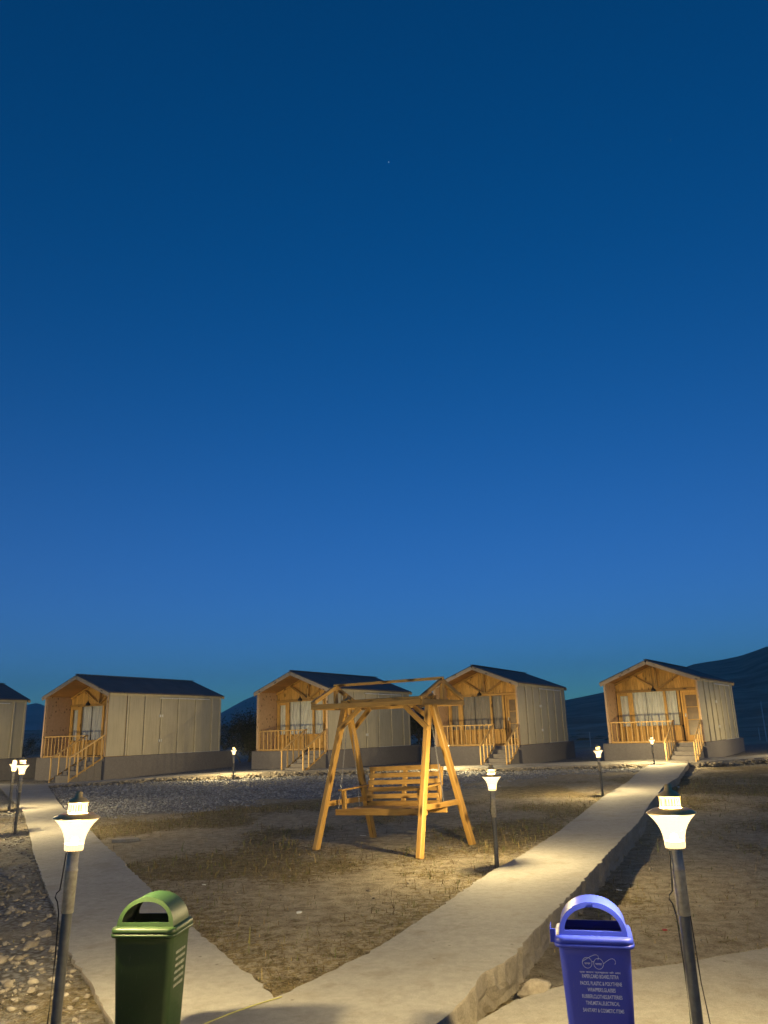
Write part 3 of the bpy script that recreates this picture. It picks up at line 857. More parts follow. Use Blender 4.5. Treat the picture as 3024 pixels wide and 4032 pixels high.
    def curtain(xa, xb, seed):
        r = random.Random(seed); n = max(8, int((xb - xa) / .018)); v = []; f = []
        ph = r.random() * 6
        for i in range(n + 1):
            x = xa + (xb - xa) * i / n; d = .022 * math.sin(x * 42 + ph + 1.5 * math.sin(x * 9)) + .008 * math.sin(x * 95)
            v += [(x, PD + .075 + d, .63), (x, PD + .075 + d * .7, 2.08)]
        for i in range(n): f.append((i * 2, i * 2 + 2, i * 2 + 3, i * 2 + 1))
        m = len(v); v += [(p[0], p[1] + .006, p[2]) for p in v]; f += [tuple(reversed([q + m for q in g])) for g in f]
        o = mesh_obj('curtain', pydata('curtain', v, f, True), M['curtain_white'], C)
        return o
    curtain(.22, .66, 1); curtain(.70, 1.335, 2); curtain(1.35, 2.14, 3); curtain(2.17, 2.60, 4)
    # dark room behind
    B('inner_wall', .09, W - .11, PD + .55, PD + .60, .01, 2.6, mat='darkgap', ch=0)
    # door
    B('door_frame', 2.80, 2.88, PD - .05, PD + .03, .01, 2.05, mat='pine_z')
    B('door_frame', W - .20, W - .11, PD - .05, PD + .03, .01, 2.05, mat='pine_z')
    B('door_frame', 2.88, W - .20, PD - .05, PD + .03, 1.97, 2.05, mat='pine_z')
    B('wall', 2.762, 2.798, PD - .01, PD + .03, .01, 2.05, mat='darkgap', ch=0)
    D = B('door', 2.885, W - .205, PD - .0, PD + .03, .012, 1.968, mat='pine_z')
    cx, cy, cz = D.location
    def Dd(name, x0, x1, y0, y1, z0, z1, mat): return box(name, x0 - cx, x1 - cx, y0 - cy, y1 - cy, z0 - cz, z1 - cz, M[mat], D, .003)
    x0, x1 = 2.885, W - .205
    Dd('stile', x0, x0 + .09, PD - .022, PD - .001, .012, 1.968, 'pine_z'); Dd('stile', x1 - .09, x1, PD - .022, PD - .001, .012, 1.968, 'pine_z')
    Dd('top_rail', x0 + .09, x1 - .09, PD - .022, PD - .001, 1.86, 1.968, 'pine_z')
    Dd('bottom_rail', x0 + .09, x1 - .09, PD - .022, PD - .001, .012, .24, 'pine_z')
    for za, zb in ((.265, .85), (.88, 1.36), (1.39, 1.855)):
        Dd('pane', x0 + .092, x1 - .092, PD - .012, PD - .001, za, zb, 'doorpane')
    for za in (.242, .855, 1.365):
        Dd('glazing_bar', x0 + .09, x1 - .09, PD - .026, PD - .001, za, za + .022, 'rail')
    Dd('handle', x0 + .02, x0 + .05, PD - .06, PD - .023, .98, 1.12, 'steel')
    # porch floor edge board
    B('porch_floor', .09, W - .11, .0, PD - .05, .002, .03, mat='pine_x')
    # porch railing
    RA, RB = .10, 2.68
    beam('handrail', (RA, .045, .83), (RB + .03, .045, .83), .055, .045, M['rail'], C)
    beam('bottom_rail', (RA, .045, .05), (RB, .045, .05), .045, .035, M['rail'], C)
    nb = 13
    for k in range(nb):
        xx = RA + .04 + (RB - RA - .06) * k / (nb - 1)
        beam('baluster', (xx, .045, .068), (xx, .045, .808), .036, .036, M['rail'], C, side=(0, 1, 0))
    # stair rails: balusters standing on the treads
    for xx in (2.68, 3.745):
        run = 1.62
        beam('stair_handrail', (xx, .03, .86), (xx, -run, .02), .05, .05, M['rail'], C)
        beam('stringer', (xx, .0, -.01), (xx, -run + .02, -.80), .02, .06, M['pine_x'], C)
        for k in range(5):
            yy = -.12 - .365 * k; zt_ = .86 + (yy - .03) / (run + .03) * .84 - .03
            beam('baluster', (xx, yy, zt_ - .88), (xx, yy, zt_), .045, .045, M['rail'], C, side=(0, 1, 0))
    # pendant lamp (unlit) hanging in the porch
    v, f = lathe([(.004, .20), (.010, .17), (.022, .13), (.03, .10), (.055, .07), (.085, .04), (.10, 0), (.094, -.05), (.088, -.052), (.09, 0), (.05, .05)], 20)
    P = mesh_obj('pendant_lamp', pydata('pendant_lamp', v, f, True), M['black'], C, (W / 2 - .02, .62, 2.10))
    v, f = tube([(0, 0, .19), (0, 0, .95)], .005)
    mesh_obj('cord', pydata('cord', v, f), M['black'], P)
    return C
cab0 = make_cabin()
pool = [o for o in COL.objects]
cabs = [
 ((-14.66, 33.62), -.507, .914, 'curtain_grey', 'leftmost whole cabin, grey curtains and a long beige side wall'),
 ((-5.82, 34.81), -.548, .901, 'curtain_white', 'second whole cabin from the left, partly behind the wooden swing'),
 ((1.937, 34.41), -.500, .884, 'curtain_brown', 'third whole cabin, brown grey curtains, behind the right end of the swing'),
 ((9.14, 33.56), -.590, .827, 'curtain_white', 'rightmost cabin, white curtains parted by a dark gap beside its door'),
]
cabins = []
for i, ((x, y), th, zb, cur, lab) in enumerate(cabs):
    C = cab0 if i == 0 else copy_tree(cab0, pool)
    C.location = (x, y, zb); C.rotation_euler = (0, 0, th)
    tag(C, lab, 'cabin', 'wooden cabins standing in a row'); cabins.append((C, cur))
C = copy_tree(cab0, pool, keep={'plinth', 'panel', 'batten', 'roof_sheet', 'ridge_cap', 'eave_beam', 'rafter_end', 'wall', 'cable_trunking', 'barge_board'})
C.location = (-23.05, 31.6, .90); C.rotation_euler = (0, 0, -.53)
tag(C, 'cabin cut off by the left edge, only its rear corner showing', 'cabin', 'wooden cabins standing in a row')
allo = list(COL.objects)
for C_, cur in cabins:
    for ch in allo:
        if ch.parent == C_ and ch.name.startswith('curtain'):
            ch.material_slots[0].link = 'OBJECT'; ch.material_slots[0].material = M[cur]

# ------------------------------------------------------------------ garden swing
def make_swing():
    S = empty('garden_swing', (.01, 11.82, 0), -.626)
    P = M['pine_x']
    a, b = 1.77 / 2, 1.36 / 2          # feet
    a2, b2 = 1.96 / 2, 1.12 / 2        # canopy rectangle
    zc, zr = 1.965, 2.27; dy = -.09
    for sx in (-1, 1):
        g = -.01
        # the legs cross at the top
        for sy, off in ((-1, -.035), (1, .035)):
            ft = Vector((sx * a, sy * b, g)); tp = Vector((sx * (a - .12) + off, dy - sy * .05, 2.12 if sy < 0 else 2.08))
            beam('leg', ft, tp, .080, .096, P, S, side=(1, 0, 0), ch=.010)
        # tie between front and rear leg
        t = .30
        beam('tie', (sx * (a - .035), -b * .70 + dy * .3, .60), (sx * (a - .035), b * .70 + dy * .3, .60), .04, .075, P, S)
        # canopy side beam, king post, rafters
        xx = sx * a2
        beam('canopy_side_beam', (xx, dy - b2, zc), (xx, dy + b2, zc), .045, .075, P, S)
        beam('king_post', (xx, dy, zc + .04), (xx, dy, zr - .01), .05, .06, P, S, side=(1, 0, 0))
        for sy in (-1, 1):
            beam('canopy_rafter', (xx, dy, zr + .005), (xx, dy + sy * b2, zc + .05), .045, .06, P, S, side=(1, 0, 0))
            # knee braces from leg to long beam
            lx, ly = sx * (a - .10), sy * b * .20 + dy * .85
            beam('knee_brace', (sx * (a - .075), sy * b * .27 + dy * .7, 1.62), (sx * (a - .48), dy + sy * .12, 1.94), .04, .07, P, S, side=(0, 1, 0))
    for sy in (-1, 1):
        beam('canopy_long_beam', (-a2, dy + sy * b2, zc + .002), (a2, dy + sy * b2, zc + .002), .045, .078, P, S)
    beam('top_beam', (-a + .02, dy, zc + .055), (a - .02, dy, zc + .055), .055, .10, P, S)
    beam('ridge_pole', (-a2 - .03, dy, zr + .03), (a2 + .03, dy, zr + .03), .05, .04, P, S)
    # seat: hangs on four chains, slightly tilted
    zs = .50; tl = .035
    w2 = .74; f0, f1 = -.33, .20
    def z_(x): return zs + tl * x
    def pt(x, y, z): return (x, y, z + tl * x)
    beam('seat_front_board', pt(-.80, f0, zs), pt(.80, f0, zs), .035, .085, P, S)
    for k in range(6):
        yy = f0 + .075 + k * .085
        beam('seat_slat', pt(-.64, yy, zs + .035), pt(.64, yy, zs + .035), .07, .022, P, S)
    beam('seat_rear_board', pt(-.80, f1 - .02, zs - .01), pt(.80, f1 - .02, zs - .01), .035, .085, P, S)
    for xx in (-.62, .0, .62):
        beam('back_post', pt(xx, f1 + .04, zs - .02), pt(xx, f1 + .15, zs + .555), .07, .04, P, S, side=(1, 0, 0))
    for k in range(6):
        t = .055 + k * .097; yy = f1 + .015 + .11 * t / .62
        beam('back_slat', pt(-.65, yy, zs + t + .02), pt(.63, yy, zs + t + .02), .022, .066, P, S)
    for sx in (-1, 1):
        beam('arm_post', pt(sx * .67, f0 - .0 + .04, zs + .03), pt(sx * .67, f0 + .03, zs + .29), .07, .04, P, S, side=(1, 0, 0))
        beam('armrest', pt(sx * .67, f0 - .06, zs + .305), pt(sx * .67, f1 + .06, zs + .33), .075, .026, P, S)
    # chains made of links
    lk, lf = tube([(.0045 * math.cos(q) * 1.6, 0, .016 * math.sin(q)) for q in [2 * math.pi * i / 10 for i in range(10)]], .0026, 5, True)
    lk = np.array([list(p) for p in lk])
    def chain(p0, p1):
        p0 = Vector(p0); p1 = Vector(p1); d = p1 - p0; n = int(d.length / .026); V = []; Fc = []
        q = Vector((0, 0, 1)).rotation_difference(d.normalized())
        for i in range(n):
            c = p0 + d * ((i + .5) / n); rz = Matrix.Rotation(math.pi / 2 * (i % 2), 3, 'Z'); R = q.to_matrix() @ rz
            A = np.array(R); off = len(V)
            V += [tuple(p) for p in (lk * np.array([1.25, 1.25, 1.0]) @ A.T + np.array(c))]; Fc += [tuple(x + off for x in g) for g in lf]
        mesh_obj('chain', pydata('chain', V, Fc), M['steel'], S)
    for sx in (-1, 1):
        chain((sx * .72, dy, zc), pt(sx * .76, f0 + .02, zs + .05)); chain((sx * .72, dy + .04, zc), pt(sx * .76, f1 - .02, zs + .04))
    return tag(S, 'varnished pine garden swing seat hanging by chains on the dry lawn', 'swing')
make_swing()

# ------------------------------------------------------------------ path lamps
def make_lamp():
    Lm = empty('path_lamp')
    zb = .86
    v, f = lathe([(.0255, -.5), (.0255, zb - .30)], 18); mesh_obj('pole', pydata('pole', v, f, True), M['pole'], Lm)
    v, f = lathe([(.0255, zb - .30), (.031, zb - .299), (.031, zb - .10), (.033, zb - .098), (.033, zb - .092), (.030, zb - .09), (.030, zb - .004), (0, zb - .003)], 18)
    mesh_obj('pole_sleeve', pydata('sleeve', v, f, True), M['sleeve'], Lm)
    v, f = lathe([(.0, zb + .035), (.045, zb + .034), (.047, zb), (.0, zb - .001)], 20)
    # opaque cup that holds the shade
    cup = mesh_obj('lamp_holder', pydata('holder', v, f), M['cap'], Lm)
    prof = [(.046, 0), (.049, .012), (.050, .035), (.053, .06), (.060, .085), (.072, .11), (.090, .135), (.112, .158)]
    v, f = lathe([(r, zb + z) for r, z in prof], 28)
    shade = mesh_obj('lamp_shade', pydata('lamp_shade', v, f, True), M['shade'], Lm)
    v, f = lathe([(.112, zb + .160), (.118, zb + .161), (.119, zb + .166), (.085, zb + .183), (.056, zb + .188), (.050, zb + .186), (.08, zb + .178), (.112, zb + .163)], 28)
    mesh_obj('lamp_brim', pydata('brim', v, f, True), M['cap'], Lm)
    v, f = lathe([(.046, zb + .188), (.048, zb + .238)], 24); co = mesh_obj('lamp_collar', pydata('collar', v, f, True), M['collar'], Lm)
    vv = []; ff = []
    for k in range(22):
        if k % 7 == 6: continue
        a_ = 2 * math.pi * k / 22; c_, s_ = math.cos(a_), math.sin(a_); o_ = len(vv)
        for t, z in ((-.0022, .195), (.0022, .195), (.0022, .230), (-.0022, .230)):
            for rr in (.0475, .0495): vv.append((c_ * rr - s_ * t, s_ * rr + c_ * t, zb + z))
        ff += [(o_ + 1, o_ + 3, o_ + 5, o_ + 7), (o_, o_ + 6, o_ + 4, o_ + 2), (o_, o_ + 2, o_ + 3, o_ + 1), (o_ + 4, o_ + 6, o_ + 7, o_ + 5), (o_ + 2, o_ + 4, o_ + 5, o_ + 3), (o_ + 6, o_, o_ + 1, o_ + 7)]
    tag(mesh_obj('collar_bars', pydata('bars', vv, ff), M['cap'], co), kind='stuff')
    v, f = lathe([(.050, zb + .238), (.056, zb + .240), (.054, zb + .246), (.036, zb + .262), (.020, zb + .268), (.018, zb + .290), (.013, zb + .298), (.0, zb + .30)], 24)
    mesh_obj('lamp_cap', pydata('cap', v, f, True), M['cap'], Lm)
    v, f = lathe([(0, zb + .036), (.014, zb + .040), (.018, zb + .052), (.013, zb + .064), (.0, zb + .068)], 12)
    mesh_obj('bulb', pydata('bulb', v, f, True), M['bulb'], Lm)
    # loose cable looping out of the sleeve and down the pole
    v, f = tube([(-.034, -.01, zb - .01), (-.040, -.012, zb - .12), (-.046, -.012, zb - .19), (-.062, -.012, zb - .205), (-.066, -.012, zb - .225), (-.052, -.012, zb - .245), (-.040, -.010, zb - .30), (-.034, -.01, zb - .5), (-.036, -.012, zb - .8), (-.045, -.01, zb - 1.1)], .0035)
    mesh_obj('cable', pydata('cable', v, f, True), M['wire'], Lm)
    ld = bpy.data.lights.new('lamp_light', 'POINT'); ld.energy = LAMP_POWER; ld.color = LAMP_COL; ld.shadow_soft_size = .03
    lo = bpy.data.objects.new('lamp_light', ld); COL.objects.link(lo); lo.parent = Lm; lo.location = (0, 0, zb + .108)
    return Lm
lamp0 = make_lamp()
pool = [o for o in COL.objects]
G = 'path lamps lining the concrete paths'
lamps = [
 (-1.70, 4.4, 1.035, .03, 'large near lamp beside the green bin'),
 (1.387, 4.1, 1.005, -.005, 'large near lamp behind the blue bin'),
 (1.21, 9.84, .87, 0, 'lamp standing between the swing and the right path'),
 (4.88, 18.98, .85, -.01, 'second lamp up the left edge of the right path'),
 (9.62, 29.6, .85, .01, 'farthest lamp at the far end of the right path'),
 (-5.85, 29.9, .90, 0, 'lamp in the gap between the two left cabins'),
 (2.08, 29.9, .86, 0, 'lamp hidden behind the swing leg, its dark pole showing'),
 (-6.6, 14.4, 1.03, .02, 'nearer lamp of the pair at the left edge of the left path'),
 (-8.82, 18.85, .93, .03, 'rear lamp of the pair at the left edge of the left path'),
 (-16.4, 29.4, .95, 0, 'lamp just off the left edge in front of the cabins'),
 (16.6, 31.3, 1.0, 0, 'unseen lamp added outside the right edge to light the rightmost cabin'),  # unseen, added to brighten the rightmost cabin's side wall
]
lamp_objs = []
for i, (x, y, zb, lean, lab) in enumerate(lamps):
    Lm = lamp0 if i == 0 else copy_tree(lamp0, pool)
    Lm.location = (x - lean * .86, y, zb - .86); Lm.rotation_euler = (0, lean, random.uniform(-.5, .5) if i > 1 else 0)
    tag(Lm, lab, 'lamp', G)
    lamp_objs.append(Lm)
# like lamps; extra power added along the cabin row to brighten the cabins
for Lm in lamp_objs:
    k_ = 1.3 if Lm.location.y > 27 else (.78 if Lm.location.y < 6 else .85)
    for c_ in list(COL.objects):
        if c_.parent == Lm and c_.type == 'LIGHT':
            c_.data = c_.data.copy(); c_.data.energy = LAMP_POWER * k_
# extra wires hanging down the near right pole
v, f = tube([(1.416, 4.098, .74), (1.420, 4.092, .60), (1.426, 4.088, .42), (1.445, 4.08, .22), (1.450, 4.08, -.02)], .0028)
tag(mesh_obj('cable', pydata('cable', v, f, True), M['wire']), 'thin black cable hanging beside the near right lamp pole', 'cable')

# ------------------------------------------------------------------ litter bins
def rrect(w, d, r, z, n=6, cy=0):
    p = []
    for cx_, cy_, a0 in ((w / 2 - r, d / 2 - r, 0), (-w / 2 + r, d / 2 - r, 90), (-w / 2 + r, -d / 2 + r, 180), (w / 2 - r, -d / 2 + r, 270)):
        for k in range(n + 1):
            q = rad(a0 + 90 * k / n); p.append((cx_ + r * math.cos(q), cy_ + r * math.sin(q) + cy, z))
    return p
def loft(loops, cap0=True, cap1=False):
    v = [p for l in loops for p in l]; n = len(loops[0]); f = []
    for j in range(len(loops) - 1):
        for i in range(n):
            f.append((j * n + i, j * n + (i + 1) % n, (j + 1) * n + (i + 1) % n, (j + 1) * n + i))
    if cap0: f.append(tuple(reversed(range(n))))
    if cap1: f.append(tuple(range((len(loops) - 1) * n, len(loops) * n)))
    return v, f
BW, BD = .362, .30
def make_bin(mat, loc, rz, name='litter_bin'):
    Bn = empty(name, loc, rz)
    T = 0.02
    loops = [rrect(BW - .07, BD - .06, .03, T), rrect(BW - .06, BD - .05, .035, T + .01), rrect(BW - .004, BD - .004, .04, .60), rrect(BW, BD, .04, .635),
             rrect(BW + .012, BD + .012, .045, .640), rrect(BW + .036, BD + .036, .05, .643), rrect(BW + .044, BD + .044, .052, .650), rrect(BW + .044, BD + .044, .052, .658), rrect(BW + .034, BD + .034, .05, .664), rrect(BW + .01, BD + .01, .045, .666), rrect(BW - .012, BD - .012, .036, .665),
             rrect(BW - .02, BD - .02, .035, .6), rrect(BW - .075, BD - .065, .025, T + .02)]
    v, f = loft(loops, True, True)
    mesh_obj('body', pydata('body', v, f, True), mat, Bn)
    # lid: flange and hooded arch with an opening front and back
    zl = .667
    w2, d2 = BW + .036, BD + .036
    fl = [rrect(w2, d2, .048, zl), rrect(w2 + .004, d2 + .004, .05, zl + .006), rrect(w2 - .002, d2 - .002, .048, zl + .020), rrect(w2 - .014, d2 - .014, .044, zl + .026),
          rrect(.345, .262, .02, zl + .028), rrect(.335, .25, .016, zl + .028), rrect(.335, .25, .016, zl + .004), rrect(w2 - .02, d2 - .02, .04, zl + .002)]
    v, f = loft(fl + [fl[0]], False)
    lid = mesh_obj('lid', pydata('lid', v, f, True), mat, Bn)
    z0 = zl + .022; hw, hh = .174, .160; dp = .128
    def arch(hw_, hh_, zb, n=28, pw=2.1):
        p = []
        for k in range(n + 1):
            q = math.pi * k / n; c_, s_ = math.cos(q), math.sin(q)
            p.append((hw_ * math.copysign(abs(c_) ** (2 / pw), c_), zb + hh_ * abs(s_) ** (2 / pw)))
        return p
    out = arch(hw, hh, z0); inn = arch(hw - .009, hh - .009, z0)
    ope = arch(hw - .030, hh - .052, z0 + .028, pw=2.0)
    n = len(out); v = []; f = []
    def yy(z, s): return s * (dp - .030 * (z - z0) / hh)      # the hood narrows a little towards its top
    def add(pl, s, dy_=0):
        i0 = len(v); v.extend((x, yy(z, s) + dy_, z) for x, z in pl); return i0
    A = add(out, -1); Bk = add(out, 1); Ai = add(inn, -1, .008); Bi = add(inn, 1, -.008)
    for k in range(n - 1):
        f.append((A + k, A + k + 1, Bk + k + 1, Bk + k)); f.append((Ai + k, Bi + k, Bi + k + 1, Ai + k + 1))
    hood = mesh_obj('hood', pydata('hood', v, f, True), mat, lid)
    v = []; f = []
    for s in (-1, 1):
        th = .010
        o0 = add(out, s); p0 = add(ope, s, -s * -0.0); i1 = add(inn, s, -s * th); p1 = add(ope, s, -s * th)
        fs = []
        for k in range(n - 1):
            fs.append((o0 + k, p0 + k, p0 + k + 1, o0 + k + 1)); fs.append((i1 + k, i1 + k + 1, p1 + k + 1, p1 + k)); fs.append((p0 + k, p1 + k, p1 + k + 1, p0 + k + 1))
        fs.append((o0, o0 + n - 1, p0 + n - 1, p0)); fs.append((i1, p1, p1 + n - 1, i1 + n - 1)); fs.append((p0, p0 + n - 1, p1 + n - 1, p1))
        f += fs if s < 0 else [tuple(reversed(q)) for q in fs]
    fr = mesh_obj('hood_face', pydata('hood_face', v, f), mat, lid)
    bm = bmesh.new(); bm.from_mesh(fr.data); bmesh.ops.recalc_face_normals(bm, faces=bm.faces); bm.to_mesh(fr.data); bm.free()
    bm = bmesh.new(); bm.from_mesh(hood.data); bmesh.ops.recalc_face_normals(bm, faces=bm.faces); bm.to_mesh(hood.data); bm.free()
    return Bn
def text_me(s, font=None):
    cu = bpy.data.curves.new('t', 'FONT'); cu.body = s; cu.align_x = 'CENTER'; cu.size = 1; cu.extrude = .01; cu.offset = .013
    o = bpy.data.objects.new('t', cu); COL.objects.link(o)
    dg = bpy.context.evaluated_depsgraph_get(); me = bpy.data.meshes.new_from_object(o.evaluated_get(dg))
    bpy.data.objects.remove(o); bpy.data.curves.remove(cu)
    return me
def face_y(z): return -(BD - .05 + (.046) * (z - .03) / .57) / 2
def put_text(parent, s, zc, width, height, xc=.017, mat='print', name='lettering'):
    me = text_me(s)
    c = np.zeros(len(me.vertices) * 3); me.vertices.foreach_get('co', c); c = c.reshape(-1, 3)
    w = c[:, 0].max() - c[:, 0].min(); h = .73 if s.isascii() else c[:, 1].max() - c[:, 1].min()
    c[:, 0] = (c[:, 0] - (c[:, 0].max() + c[:, 0].min()) / 2) * width / w + xc
    zz = zc - height / 2 + c[:, 1] * height / h
    o = np.stack([c[:, 0], face_y(zz) - .0018 - c[:, 2] * .03, zz], 1)
    me.vertices.foreach_set('co', o.ravel()); me.update()
    me.materials.clear()
    return mesh_obj(name, me, M[mat], parent)

blue = make_bin(M['blue'], (.992, 4.31, -.048), -.235); blue.scale = (.94, .94, .94)
tag(blue, 'blue plastic litter bin with printed glasses emblem and white lettering', 'litter bin')
pxm = .00137
def zline(y8): return .676 - ((y8 / 4.158 + 3500) - 3731) * pxm
for s_, y8, wpx in (('PAPER,CARD BOARD,TETRA', 1455, 575), ('PACKS, PLASTIC & POLYTHENE', 1553, 655), ('WRAPPERS,GLASSES', 1642, 440), ('RUBBER,CLOTHES,BATTERIES', 1735, 630), ('TINS,METAL,ELECTRICAL', 1825, 530), ('SANITARY & COSMETIC ITEMS', 1925, 640)):
    put_text(blue, s_, zline(y8), wpx / 4.158 * .001306, .0175)
put_text(blue, '\u090f\u0915 \u0915\u0926\u092e \u0938\u094d\u0935\u091a\u094d\u091b\u0924\u093e \u0915\u0940 \u0913\u0930', zline(1392), 650 / 4.158 * .001306, .012)
# spectacles emblem
def em_pt(x8, y8): zz = zline(y8); return ((x8 - 787) / 4.158 * .001306, face_y(zz) - .0015, zz)
emb = []; ef = []
def addtube(pts, closed=False):
    global emb, ef
    v, f = tube(pts, .0011, 5, closed); o_ = len(emb); emb += v; ef += [tuple(i + o_ for i in g) for g in f]
for cx8, cy8, r8 in ((652, 1268, 76), (832, 1278, 76)):
    addtube([em_pt(cx8 + r8 * math.cos(q), cy8 + r8 * math.sin(q)) for q in [2 * math.pi * i / 28 for i in range(28)]], True)
addtube([em_pt(728, 1255), em_pt(742, 1246), em_pt(757, 1255)])
addtube([em_pt(578, 1252), em_pt(640, 1215), em_pt(720, 1175), em_pt(775, 1154), em_pt(812, 1152), em_pt(835, 1168), em_pt(842, 1195), em_pt(825, 1225)])
addtube([em_pt(908, 1275), em_pt(960, 1240), em_pt(1015, 1208), em_pt(1055, 1198), em_pt(1085, 1208), em_pt(1103, 1235), em_pt(1100, 1262), em_pt(1088, 1280)])
mesh_obj('glasses_emblem', pydata('emblem', emb, ef, True), M['print'], blue)
put_text(blue, '\u0938\u094d\u0935\u091a\u094d\u091b', zline(1272), 95 / 4.158 * .001306, .009, (652 - 787) / 4.158 * .001306)
put_text(blue, '\u092d\u093e\u0930\u0924', zline(1282), 100 / 4.158 * .001306, .009, (832 - 787) / 4.158 * .001306)
# moulded mark on the hood face
for x0_, x1_, z0_, z1_ in ((-.020, .020, .829, .8305), (-.010, -.008, .8315, .842), (.008, .010, .8315, .842), (-.004, .004, .833, .840)):
    box('moulded_mark', x0_, x1_, -.1035, -.0995, z0_, z1_, M['blue'], blue, 0)
# upright latch plate on the bin's left side
box('latch_plate', -BW / 2 - .040, -BW / 2 - .034, -.13, -.02, .66, .735, M['blue'], blue, .002)
box('latch_plate', -BW / 2 - .034, -BW / 2 - .010, -.13, -.122, .66, .725, M['blue'], blue, .002)

green = make_bin(M['green'], (-1.305, 4.57, .028), -.115); green.scale = (.89, .89, .89)
tag(green, 'dark green plastic litter bin standing on the left path', 'litter bin')
# worn lettering on its right side, unreadable even in the photo
vv = []; ff = []
r_ = random.Random(4)
for row in range(6):
    z_c = .545 - row * .035; y_ = -.075 + r_.uniform(0, .01)
    while y_ < .07:
        wd_ = r_.uniform(.0025, .006); hh_ = r_.uniform(.006, .010)
        xs = (BW - .06 + .056 * (z_c - .03) / .57) / 2 + .0012; o_ = len(vv)
        vv += [(xs, y_, z_c - hh_), (xs, y_ + wd_, z_c - hh_), (xs + .0015, y_ + wd_, z_c + hh_), (xs + .0015, y_, z_c + hh_)]
        vv += [(p[0] + .0006, p[1], p[2]) for p in vv[-4:]]
        ff += [(o_ + 4, o_ + 5, o_ + 6, o_ + 7), (o_, o_ + 1, o_ + 5, o_ + 4), (o_ + 2, o_ + 3, o_ + 7, o_ + 6), (o_ + 1, o_ + 2, o_ + 6, o_ + 5), (o_ + 3, o_, o_ + 4, o_ + 7)]
        y_ += wd_ + r_.uniform(.002, .005)
mesh_obj('worn_print', pydata('worn_print', vv, ff), M['print_w'], green)

# ------------------------------------------------------------------ bushes and trees behind the cabins
def make_bush(loc, h, w, seed, label, leafy=1.0, cat='bush', name='bush', twiggy=0):
    r = random.Random(seed); B_ = empty(name, loc)
    V = []; Fc = []; tips = []
    def branch(p, d, L, rad_, depth):
        pts = [p]; q = Vector(p); dd = Vector(d)
        for k in range(4):
            dd = (dd + Vector((r.gauss(0, .16), r.gauss(0, .16), r.gauss(0.02, .08)))).normalized(); q = q + dd * (L / 4); pts.append(q.copy())
        v, f = [], []
        for i, pt_ in enumerate(pts):
            rr = rad_ * (1 - .17 * i); s = dd.cross(Vector((0, 0, 1)));
            if s.length < .01: s = Vector((1, 0, 0))
            s.normalize(); u = s.cross(dd)
            for k in range(4): a_ = k * math.pi / 2; v.append(pt_ + s * rr * math.cos(a_) + u * rr * math.sin(a_))
        for i in range(4):
            for k in range(4): f.append((i * 4 + k, i * 4 + (k + 1) % 4, i * 4 + 4 + (k + 1) % 4, i * 4 + 4 + k))
        o_ = len(V); V.extend(v); Fc.extend(tuple(x + o_ for x in g) for g in f)
        if depth == 0: tips.extend(pts[1:]); return
        for k in range(r.randint(3, 4)):
            st = pts[r.randint(2, 4)]; nd = (dd + Vector((r.gauss(0, .55), r.gauss(0, .55), r.gauss(.1, .3)))).normalized()
            branch(st, nd, L * r.uniform(.55, .75), rad_ * .5, depth - 1)
        tips.append(pts[-1])
    for k in range(6):
        a_ = r.random() * 6.28; t = r.uniform(.1, .55)
        branch(Vector((math.cos(a_) * w * .12, math.sin(a_) * w * .12, -.1)), (math.cos(a_) * t, math.sin(a_) * t, 1), h * r.uniform(.36, .52), .05 * h / 3, 2)
    mesh_obj('branches', pydata('branches', V, Fc), M['bark'], B_)
    tp = np.array([list(t) for t in tips]); n = int(5200 * leafy)
    g = np.random.default_rng(seed); k = g.integers(0, len(tp), n)
    c = tp[k] + g.normal(0, .16, (n, 3)) * np.array([1, 1, .9]) * h / 3
    sc_ = g.uniform(.03, .065, n) * (h / 3)
    if twiggy: c[:, 2] = np.where(g.random(n) < .0, c[:, 2], c[:, 2])
    a_ = g.random(n) * 6.283; e_ = g.normal(0, .7, n)
    u = np.stack([np.cos(a_) * np.cos(e_), np.sin(a_) * np.cos(e_), np.sin(e_)], 1); w_ = np.cross(u, g.normal(0, 1, (n, 3))); w_ /= np.linalg.norm(w_, axis=1)[:, None]
    V2 = np.stack([c - u * sc_[:, None], c + w_ * sc_[:, None] * .35, c + u * sc_[:, None], c - w_ * sc_[:, None] * .35], 1).reshape(-1, 3)
    me = pydata('foliage', V2.tolist(), [(i * 4, i * 4 + 1, i * 4 + 2, i * 4 + 3) for i in range(n)])
    mesh_obj('foliage', me, M['leaf'], B_)
    return tag(B_, label, cat, 'bushes growing behind the cabins')
make_bush((-9.6, 44, 0), 3.0, 3, 1, 'bush behind the leftmost whole cabin, touching its rear corner', 1.2)
make_bush((-8.0, 45, 0), 3.7, 3, 2, 'tallest bush in the gap between the two left cabins', 1.5)
make_bush((-6.6, 41, 0), 2.9, 2, 3, 'bush beside the left wall of the second whole cabin', 1.2)
make_bush((-21.8, 43, 0), 2.6, 3, 4, 'dark bush between the cut-off cabin and the next one', 1.3)
make_bush((-20.2, 42, 0), 2.2, 3, 8, 'low bush at the left wall of the leftmost whole cabin', 1.0)
make_bush((2.0, 44.5, 0), 4.2, 3, 5, 'dark tree in the gap behind the swing posts', 1.5, 'tree', 'tree')
make_bush((3.4, 43, 0), 2.3, 2, 6, 'bare-stemmed bush left of the third whole cabin', .5)

